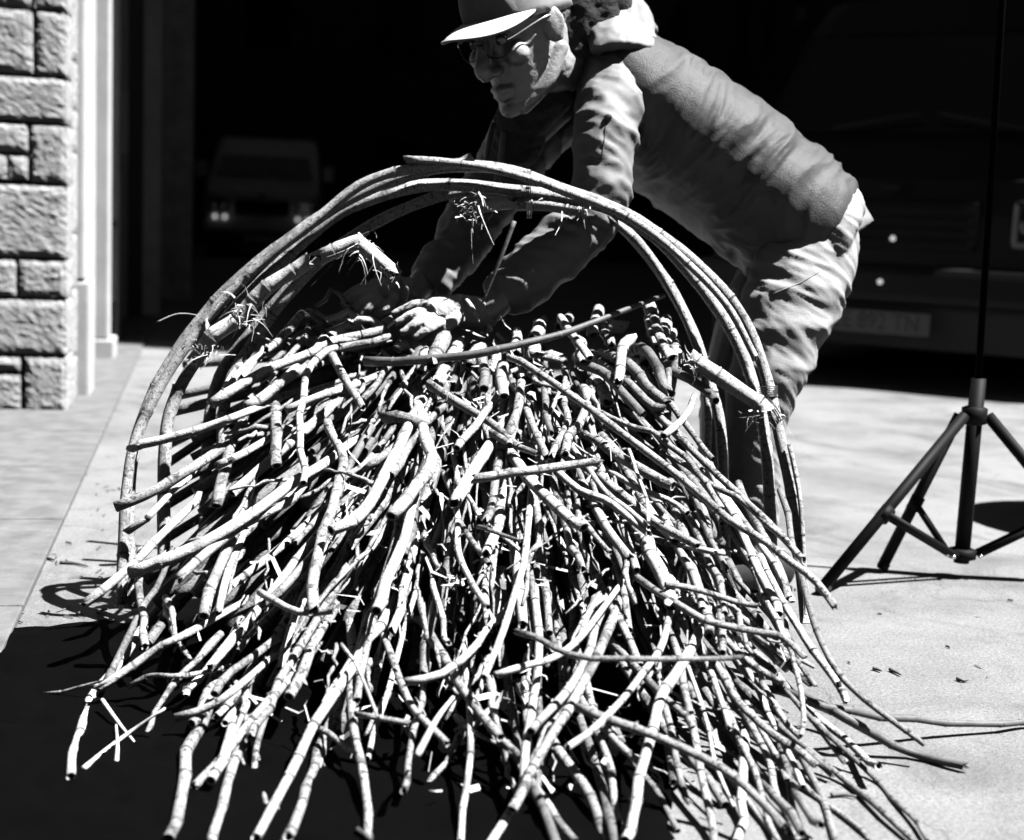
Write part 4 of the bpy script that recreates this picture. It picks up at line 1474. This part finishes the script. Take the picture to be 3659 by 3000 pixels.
# eyes
for s in (-1, 1):
    bm = bmesh.new()
    ellipsoid(bm, H(s * .031, .0745, .014), (.012 * 1.0, .012, .012), HR, 14, 10)
    ey = child('eye', bm_mesh(bm, True), simple('eye_white', .45, .3), man)
    bm = bmesh.new()
    ellipsoid(bm, H(s * .031 + .001, .0845, .012), (.0055, .0028, .0055), HR, 12, 8)
    child('iris', bm_mesh(bm, True), MAT['black'], ey)
    bm = bmesh.new()
    limb(bm, [(H(s * .014, .096, .043), .0035 * HS), (H(s * .034, .0965, .047), .005 * HS), (H(s * .055, .080, .040), .0035 * HS)], 8, 10)
    child('eyebrow', bm_mesh(bm, True), simple('grey_hair', .16, .8), man)

# hair at the temple and back
bm = bmesh.new()
ellipsoid(bm, H(0, -.030, .022), (.0785, .085, .058), HR)
hair = fuse(bm, .005, 1)
displace(hair, lambda p: .003 * mnoise.noise(p * 160))
child('hair', hair, simple('short_grey_hair', .22, .85, spots=.4, scale=180, bmp=.8, bscale=300), man)

# cap: crown, band and peak
bm = bmesh.new()
segs, lev = 40, 12
rings = []
for j in range(lev + 1):
    t = j / lev
    ang = t * math.pi / 2
    rr = math.cos(ang) ** .62
    z = .020 + .127 * math.sin(ang) ** 1.0
    ring = []
    for k in range(segs):
        a = 2 * math.pi * k / segs
        x = .082 * rr * math.sin(a)
        y = -.012 + .105 * rr * math.cos(a)
        zz_ = z + .024 * math.cos(a) * (1 - t) + .003 * math.sin(6 * a) * (t * (1 - t) * 4) + .004 * mnoise.noise(Vector((x, y, z)) * 24)
        ring.append(bm.verts.new(H(x, y, zz_)))
    rings.append(ring)
for r1, r2 in zip(rings, rings[1:]):
    for k in range(segs):
        bm.faces.new((r1[k], r1[(k + 1) % segs], r2[(k + 1) % segs], r2[k]))
bm.faces.new(rings[-1])
bmesh.ops.solidify(bm, geom=bm.faces[:], thickness=-.003)
cap = empty('cap', H(0, 0, .08))
cap.parent = man
cap.matrix_parent_inverse = parent_world(man).inverted()
child('crown', bm_mesh(bm, True), MAT['cap'], cap)
V, F = [], []
NU, NW = 26, 9
for side in (0, 1):
    for i in range(NU):
        a = math.radians(-72 + 144 * i / (NU - 1))
        for j in range(NW):
            w = j / (NW - 1)
            w = w * max(.02, math.cos(a * 1.24)) ** .6
            ext = .070 * w
            x = .081 * math.sin(a) * (1 + .10 * w * (1 - w))
            y = -.012 + .103 * math.cos(a) + ext
            z = .028 + .026 * math.cos(a) + .004 * math.sin(a) ** 2 - .032 * math.sin(a) ** 2 * w + .014 * w * math.cos(a) - .016 * w * w - side * .0035
            V.append(H(x, y, z))
n1 = NU * NW
for i in range(NU - 1):
    for j in range(NW - 1):
        q = (i * NW + j, i * NW + j + 1, (i + 1) * NW + j + 1, (i + 1) * NW + j)
        F.append(q)
        F.append(tuple(n1 + t for t in q[::-1]))
for i in range(NU - 1):
    for j in (0, NW - 1):
        F.append((i * NW + j, (i + 1) * NW + j, n1 + (i + 1) * NW + j, n1 + i * NW + j))
for i in (0, NU - 1):
    for j in range(NW - 1):
        F.append((i * NW + j, i * NW + j + 1, n1 + i * NW + j + 1, n1 + i * NW + j))
bm = bmesh.new()
bv = [bm.verts.new(v) for v in V]
for f in F:
    bm.faces.new([bv[i] for i in f])
child('peak', bm_mesh(bm, True), MAT['cap'], cap)
edge_pts = [V[i * NW + NW - 1] for i in range(NU)]
child('peak_seam', tube_mesh(edge_pts, .0022, 6), MAT['cap'], cap)
bm = bmesh.new()
ellipsoid(bm, H(0, -.012, .148), (.007, .007, .004), HR, 10, 6)
child('button', bm_mesh(bm, True), MAT['cap'], cap)

# glasses
gls = empty('glasses', H(0, .1, .01))
gls.parent = man
gls.matrix_parent_inverse = parent_world(man).inverted()
for s in (-1, 1):
    pts = []
    for k in range(25):
        a = 2 * math.pi * k / 24
        pts.append(H(s * .034 + .0255 * math.copysign(abs(math.cos(a)) ** .8, math.cos(a)), .1005 - .010 * ((math.cos(a) * s + 1) / 2) ** 2, .010 + .0195 * math.copysign(abs(math.sin(a)) ** .8, math.sin(a))))
    child('rim', tube_mesh(pts, .0012 * HS, 8), MAT['black'], gls)
    child('temple', tube_mesh([H(s * .060, .0905, .017), H(s * .070, .075, .019), H(s * .0805, .01, .020), H(s * .0815, -.012, .012)], .0015 * HS, 8, 14), MAT['chrome'], gls)
child('bridge', tube_mesh([H(-.010, .1025, .017), H(0, .106, .020), H(.010, .1025, .017)], .0016 * HS, 8, 8), MAT['black'], gls)

# jacket
AX = (RT * .82 - UP * .57)               # along the back, neck to hip
PE = (RT * .57 + UP * .82)               # out of the back
def tsec(px, py, d, h, w, tw=0.0):
    c = P(px, py, d)
    return (c, PE * px2m(h, d), FW * w + AX * tw)
bm = bmesh.new()
loft(bm, [tsec(2050, 200, 2.88, 90, .085), tsec(2110, 235, 2.89, 150, .13), tsec(2210, 310, 2.90, 205, .195), tsec(2390, 450, 2.91, 238, .205), tsec(2600, 600, 2.92, 250, .20), tsec(2770, 730, 2.92, 245, .195), tsec(2880, 825, 2.92, 236, .190), tsec(2915, 855, 2.92, 215, .18)], 40, 40)
jk = fuse(bm, .0045, 5, .5)
FD = RT * .80 - UP * .60                  # across the pull folds
FL = RT * .60 + UP * .80                  # along them
def folds(p):
    w = mnoise.noise_vector(p * 5) * .08
    q = p + w - P(2450, 480, 2.7)
    a = q.dot(FD); b = q.dot(FL); c = q.dot(FW)
    s1 = mnoise.noise(Vector((a * 10, b * 3.6, c * 4)))
    s2 = mnoise.noise(Vector((a * 25 + 5, b * 6 + 7, c * 8)))
    s3 = mnoise.noise(Vector((a * 52 + 5, b * 13 + 7, c * 16)))
    k = .5 + 1.3 * mnoise.noise(p * 7 + Vector((3, 1, 9)))
    k2 = .5 + 1.3 * mnoise.noise(p * 8 + Vector((7, 4, 2)))
    return ((1 - abs(s1) * 2.4) * .0065 + (1 - abs(s2) * 2.6) * .0055 * k + (1 - abs(s3) * 2.6) * .0032 * k2) - .004
displace(jk, folds)
jacket = child('jacket', jk, MAT['jacket'], man)
def crumple(ax, f, amp):
    def fn(p):
        w = mnoise.noise_vector(p * 9) * .02
        q = p + w
        a = q.dot(ax)
        o1, o2 = ax.orthogonal().normalized(), ax.cross(ax.orthogonal()).normalized()
        s1 = mnoise.noise(Vector((a * f, q.dot(o1) * f * .35, q.dot(o2) * f * .35)))
        s2 = mnoise.noise(Vector((a * f * 2.3, q.dot(o1) * f * .8 + 4, q.dot(o2) * f * .8)))
        return (1 - 2.2 * abs(s1)) * amp + (1 - 2 * abs(s2)) * amp * .4 - amp * .4
    return fn
def arm(pts, fa, fb):
    bm = bmesh.new()
    limb(bm, [(P(x, y, d), px2m(r, d)) for x, y, d, r in pts], 20, 30)
    me = fuse(bm, .005, 4, .5)
    displace(me, crumple((fb - fa).normalized(), 19, .0075))
    displace(me, lambda p: .0018 * (1 - 2.4 * abs(mnoise.noise(p * 30))) - .001)
    return child('sleeve', me, MAT['jacket_light'], jacket)
SLV = arm([(2215, 290, 2.80, 150), (2180, 400, 2.735, 122), (2160, 540, 2.705, 112), (2152, 660, 2.70, 106), (2115, 765, 2.70, 102), (1995, 885, 2.70, 108), (1890, 980, 2.70, 102), (1815, 1045, 2.695, 88)], P(2250, 300, 2.8), P(2000, 900, 2.7))
arm([(2040, 330, 3.03, 150), (1880, 500, 2.99, 120), (1740, 710, 2.93, 108), (1635, 880, 2.87, 98), (1555, 990, 2.83, 80)], P(2040, 330, 3.0), P(1545, 1000, 2.82))
from mathutils.bvhtree import BVHTree
def bvh_of(*objs):
    V, F = [], []
    for o_ in objs:
        n0 = len(V)
        V += [v.co.copy() for v in o_.data.vertices]
        F += [tuple(n0 + i for i in f.vertices) for f in o_.data.polygons]
    return BVHTree.FromPolygons(V, F)
def onto(bvh, px, py, off=.001, fallback=2.8):
    v = (P(px, py, 1.0) - CPOS)
    h = bvh.ray_cast(CPOS, v.normalized())
    if h[0] is None:
        return P(px, py, fallback)
    return h[0] - v.normalized() * off
def seam(name, bvh, pts, r, mat, parent, off=0.0, n=30):
    q = []
    for (x0, y0), (x1, y1) in zip(pts, pts[1:]):
        for k in range(6):
            q.append(onto(bvh, x0 + (x1 - x0) * k / 6, y0 + (y1 - y0) * k / 6, off))
    q.append(onto(bvh, *pts[-1], off))
    return child(name, tube_mesh(q, [r] * len(q), 6, n), mat, parent)

# hem band hanging over the hip
V, F = [], []
poly = [(3012, 668, 2.86), (3070, 690, 2.90), (3122, 786, 2.90), (3098, 800, 2.86), (3064, 828, 2.80), (2950, 736, 2.765)]
bm = bmesh.new()
top = [bm.verts.new(P(x, y, d)) for x, y, d in poly]
bot = [bm.verts.new(P(x - 14, y + 14, d + .012)) for x, y, d in poly]
bm.faces.new(top); bm.faces.new(bot[::-1])
for i in range(6):
    bm.faces.new((top[i], bot[i], bot[(i + 1) % 6], top[(i + 1) % 6]))
bmesh.ops.recalc_face_normals(bm, faces=bm.faces[:])
bmesh.ops.triangulate(bm, faces=[f for f in bm.faces if len(f.verts) > 4])
bmesh.ops.subdivide_edges(bm, edges=bm.edges[:], cuts=4, use_grid_fill=True)
me = bm_mesh(bm, True)
displace(me, lambda p: .004 * mnoise.noise(p * 26))
child('hem', me, MAT['jacket_light'], jacket)
# hood lying on the shoulders
ROWS = [[(2105, 195, 2.725), (2135, 168, 2.70), (2210, 150, 2.695), (2295, 156, 2.715), (2374, 180, 2.765)],
        [(2098, 130, 2.74), (2130, 100, 2.725), (2200, 72, 2.725), (2275, 86, 2.745), (2352, 138, 2.79)],
        [(2100, 30, 2.79), (2140, -10, 2.785), (2205, -42, 2.79), (2278, 5, 2.80), (2338, 92, 2.83)],
        [(2110, -20, 2.90), (2150, -50, 2.90), (2210, -72, 2.90), (2285, -12, 2.90), (2345, 88, 2.90)],
        [(2110, 40, 3.04), (2160, 10, 3.05), (2215, 0, 3.06), (2290, 50, 3.04), (2350, 130, 2.99)]]
rows_ = [catmull([P(*q) for q in r_], 34)[0] for r_ in ROWS]
gridp = [catmull([r_[i] for r_ in rows_], 36)[0] for i in range(34)]
bm = bmesh.new()
gv = [[bm.verts.new(q) for q in col_] for col_ in gridp]
for i in range(33):
    for j in range(35):
        bm.faces.new((gv[i][j], gv[i + 1][j], gv[i + 1][j + 1], gv[i][j + 1]))
bmesh.ops.recalc_face_normals(bm, faces=bm.faces[:])
bmesh.ops.solidify(bm, geom=bm.faces[:], thickness=.02)
hood = fuse(bm, .0045, 3)
displace(hood, lambda p: .005 * (1 - 2 * abs(mnoise.noise(Vector((p.dot(AX) * 16, p.dot(PE) * 9, p.dot(FW) * 14))))) + .0025 * (1 - 2 * abs(mnoise.noise(p * 38))) - .003)
child('hood', hood, MAT['jacket_light'], jacket)
# dark lining standing round the neck
bm = bmesh.new()
limb(bm, [(P(2090, -60, 2.77), .05), (P(2065, 60, 2.765), .052), (P(2030, 160, 2.77), .045), (P(1985, 250, 2.785), .034), (P(1935, 340, 2.80), .028)], 16, 24)
limb(bm, [(P(2140, -40, 2.80), .07), (P(2120, 90, 2.80), .075), (P(2060, 220, 2.83), .07)], 16, 16)
limb(bm, [(P(1960, 330, 2.80), .05), (P(1870, 420, 2.83), .055), (P(1850, 520, 2.86), .05)], 16, 16)
lin = fuse(bm, .005, 3)
displace(lin, lambda p: .006 * mnoise.noise(p * 40) + .003 * mnoise.noise(p * 110))
child('lining', lin, MAT['jacket_dark'], jacket)
child('collar', tube_mesh([P(2010, 215, 2.70), P(1985, 262, 2.70), P(1950, 320, 2.715), P(1935, 345, 2.725)], [.004, .008, .008, .004], 10, 14), MAT['jacket_light'], jacket)
bm = bmesh.new()
limb(bm, [(P(1960, 360, 2.90), .06), (P(1850, 480, 2.92), .058), (P(1790, 640, 2.93), .05), (P(1770, 720, 2.93), .04)], 16, 18, .7)
fp = fuse(bm, .006, 4)
displace(fp, lambda p: .006 * mnoise.noise(Vector((p.x * 30, p.y * 10, p.z * 6))))
child('front_panel', fp, MAT['jacket'], jacket)
child('drawstring', tube_mesh([P(1800, 470, 2.80), P(1790, 560, 2.80), P(1775, 650, 2.81)], .006, 8, 12), MAT['jacket_light'], jacket)
child('drawstring', tube_mesh([P(1762, 440, 2.82), P(1745, 520, 2.82), P(1735, 600, 2.83)], .005, 8, 12), MAT['jacket'], jacket)
# sleeve seam, pocket flap, cuff
BV = bvh_of(SLV)
seam('sleeve_seam', BV, [(2105, 560), (2150, 570), (2160, 490), (2166, 430)], .0012, MAT['jacket'], jacket)
bm = bmesh.new()
ellipsoid(bm, onto(BV, 2173, 418, .001), (.008, .005, .006), None, 10, 6)
child('button', bm_mesh(bm, True), MAT['black_matt'], jacket)

# trousers
bm = bmesh.new()
def leg(pts):
    limb(bm, [(P(x, y, d), px2m(r, d)) for x, y, d, r in pts], 22, 34)
loft(bm, [tsec(2860, 790, 2.92, 200, .165), tsec(2925, 850, 2.92, 212, .185), tsec(2960, 905, 2.92, 190, .18), tsec(2960, 950, 2.92, 120, .14)], 32, 16)
leg([(2905, 860, 2.84, 168), (2850, 1020, 2.82, 182), (2790, 1180, 2.80, 168), (2740, 1330, 2.785, 140), (2705, 1460, 2.785, 118), (2690, 1650, 2.80, 104), (2680, 1850, 2.83, 98), (2678, 2040, 2.86, 92)])
leg([(2890, 860, 3.0, 165), (2770, 1060, 3.02, 168), (2670, 1250, 3.04, 135), (2620, 1400, 3.05, 112), (2595, 1600, 3.06, 100), (2580, 1780, 3.08, 92), (2575, 1900, 3.09, 86)])
tr = fuse(bm, .0045, 5)
TX = (RT * -.35 - UP * .94)
def tfolds(p):
    q = p - P(2850, 1000, 2.7)
    a = q.dot(TX); b = q.dot(RT); c = q.dot(FW)
    w = mnoise.noise_vector(p * 5) * .05
    s1 = mnoise.noise(Vector(((a + w.x) * 13 + b * 4, (b + w.y) * 3, c * 3)))
    s2 = mnoise.noise(Vector(((a + w.y) * 27 - b * 9 + 3, b * 5, c * 5)))
    s3 = mnoise.noise(Vector(((a + w.y) * 60 - b * 20, b * 18, c * 18)))
    return (1 - 2.4 * abs(s1)) * .0045 + (1 - 2.4 * abs(s2)) * .005 * (.6 + mnoise.noise(p * 8)) + (1 - 2 * abs(s3)) * .0018 - .005
displace(tr, tfolds)
trousers = child('trousers', tr, MAT['trousers'], man)
BV = bvh_of(trousers)
seam('pocket_seam', BV, [(2760, 1050), (2860, 1010), (2935, 965)], .0012, MAT['trousers'], trousers)

# shoes
for (sx, sy, d) in ((2678, 2040, 2.86), (2575, 1900, 3.09)):
    a = P(sx, sy, d); a.z = 0
    bm = bmesh.new()
    dirs = Vector((-.86, -.5, 0))
    limb(bm, [(a - dirs * .07 + Vector((0, 0, .048)), .042), (a + dirs * .04 + Vector((0, 0, .052)), .045), (a + dirs * .13 + Vector((0, 0, .042)), .040), (a + dirs * .19 + Vector((0, 0, .036)), .032)], 18, 22, 1.0)
    limb(bm, [(a + Vector((0, 0, .06)), .042), (a + Vector((0, 0, .12)), .044)], 16, 10)
    me = fuse(bm, .005, 3)
    for v in me.vertices:
        v.co.z = max(v.co.z, .012)
    sh = child('shoe', me, MAT['black_matt'], man)
    V, F = tube_data([a - dirs * .1 + Vector((0, 0, .007)), a - dirs * .05 + Vector((0, 0, .007)), a + dirs * .1 + Vector((0, 0, .007)), a + dirs * .2 + Vector((0, 0, .007)), a + dirs * .22 + Vector((0, 0, .007))], [.02, .04, .046, .036, .01], 16, 1.0)
    me = mesh_from(V, F)
    for v in me.vertices:
        v.co.z = min(max(v.co.z, .001), .014)
    child('sole', me, MAT['black_matt'], sh)

# gloves
def glove(wrist, palm, fingers, thumb, cuff):
    bm = bmesh.new()
    limb(bm, [(P(*wrist[:3]), px2m(wrist[3], wrist[2])), (P(*palm[0][:3]), px2m(palm[0][3], palm[0][2])), (P(*palm[1][:3]), px2m(palm[1][3], palm[1][2]))], 18, 20, .62)
    for f in fingers + [thumb]:
        limb(bm, [(P(x, y, d), px2m(r, d)) for x, y, d, r in f], 12, 14)
    me = fuse(bm, .0024, 3)
    displace(me, lambda p: .0012 * mnoise.noise(p * 90) + .0008 * mnoise.noise(p * 240))
    o = child('glove', me, MAT['glove'], man)
    child('cuff_band', tube_mesh([P(x, y, d) for x, y, d in cuff], .0042, 8, 24), MAT['glove'], o)
    return o
glove((1745, 1120, 2.675, 52), [(1650, 1108, 2.66, 58), (1555, 1115, 2.645, 55)],
      [[(1540, 1085, 2.655, 22), (1480, 1092, 2.645, 21), (1408, 1122, 2.65, 15)],
       [(1545, 1108, 2.635, 23), (1490, 1118, 2.615, 22), (1422, 1152, 2.615, 16)],
       [(1550, 1135, 2.62, 23), (1500, 1150, 2.60, 22), (1442, 1188, 2.60, 16)],
       [(1575, 1150, 2.615, 21), (1535, 1172, 2.60, 20), (1485, 1204, 2.60, 15)]],
      [(1640, 1135, 2.64, 24), (1580, 1178, 2.625, 23), (1535, 1212, 2.63, 17)],
      [(1655, 1058, 2.655), (1678, 1085, 2.628), (1698, 1120, 2.618), (1706, 1150, 2.625)])
glove((1490, 1042, 2.80, 46), [(1420, 1036, 2.78, 50), (1345, 1040, 2.76, 48)],
      [[(1340, 1025, 2.76, 19), (1290, 1028, 2.745, 18), (1235, 1058, 2.745, 13)],
       [(1340, 1040, 2.745, 20), (1285, 1048, 2.73, 19), (1228, 1085, 2.73, 14)],
       [(1345, 1060, 2.735, 20), (1300, 1075, 2.72, 19), (1255, 1110, 2.72, 14)],
       [(1360, 1075, 2.735, 18), (1325, 1095, 2.72, 17), (1290, 1122, 2.72, 13)]],
      [(1410, 1060, 2.75, 22), (1385, 1095, 2.735, 20), (1350, 1120, 2.735, 15)],
      [(1440, 995, 2.765), (1450, 1020, 2.745), (1452, 1050, 2.74), (1445, 1075, 2.75)])
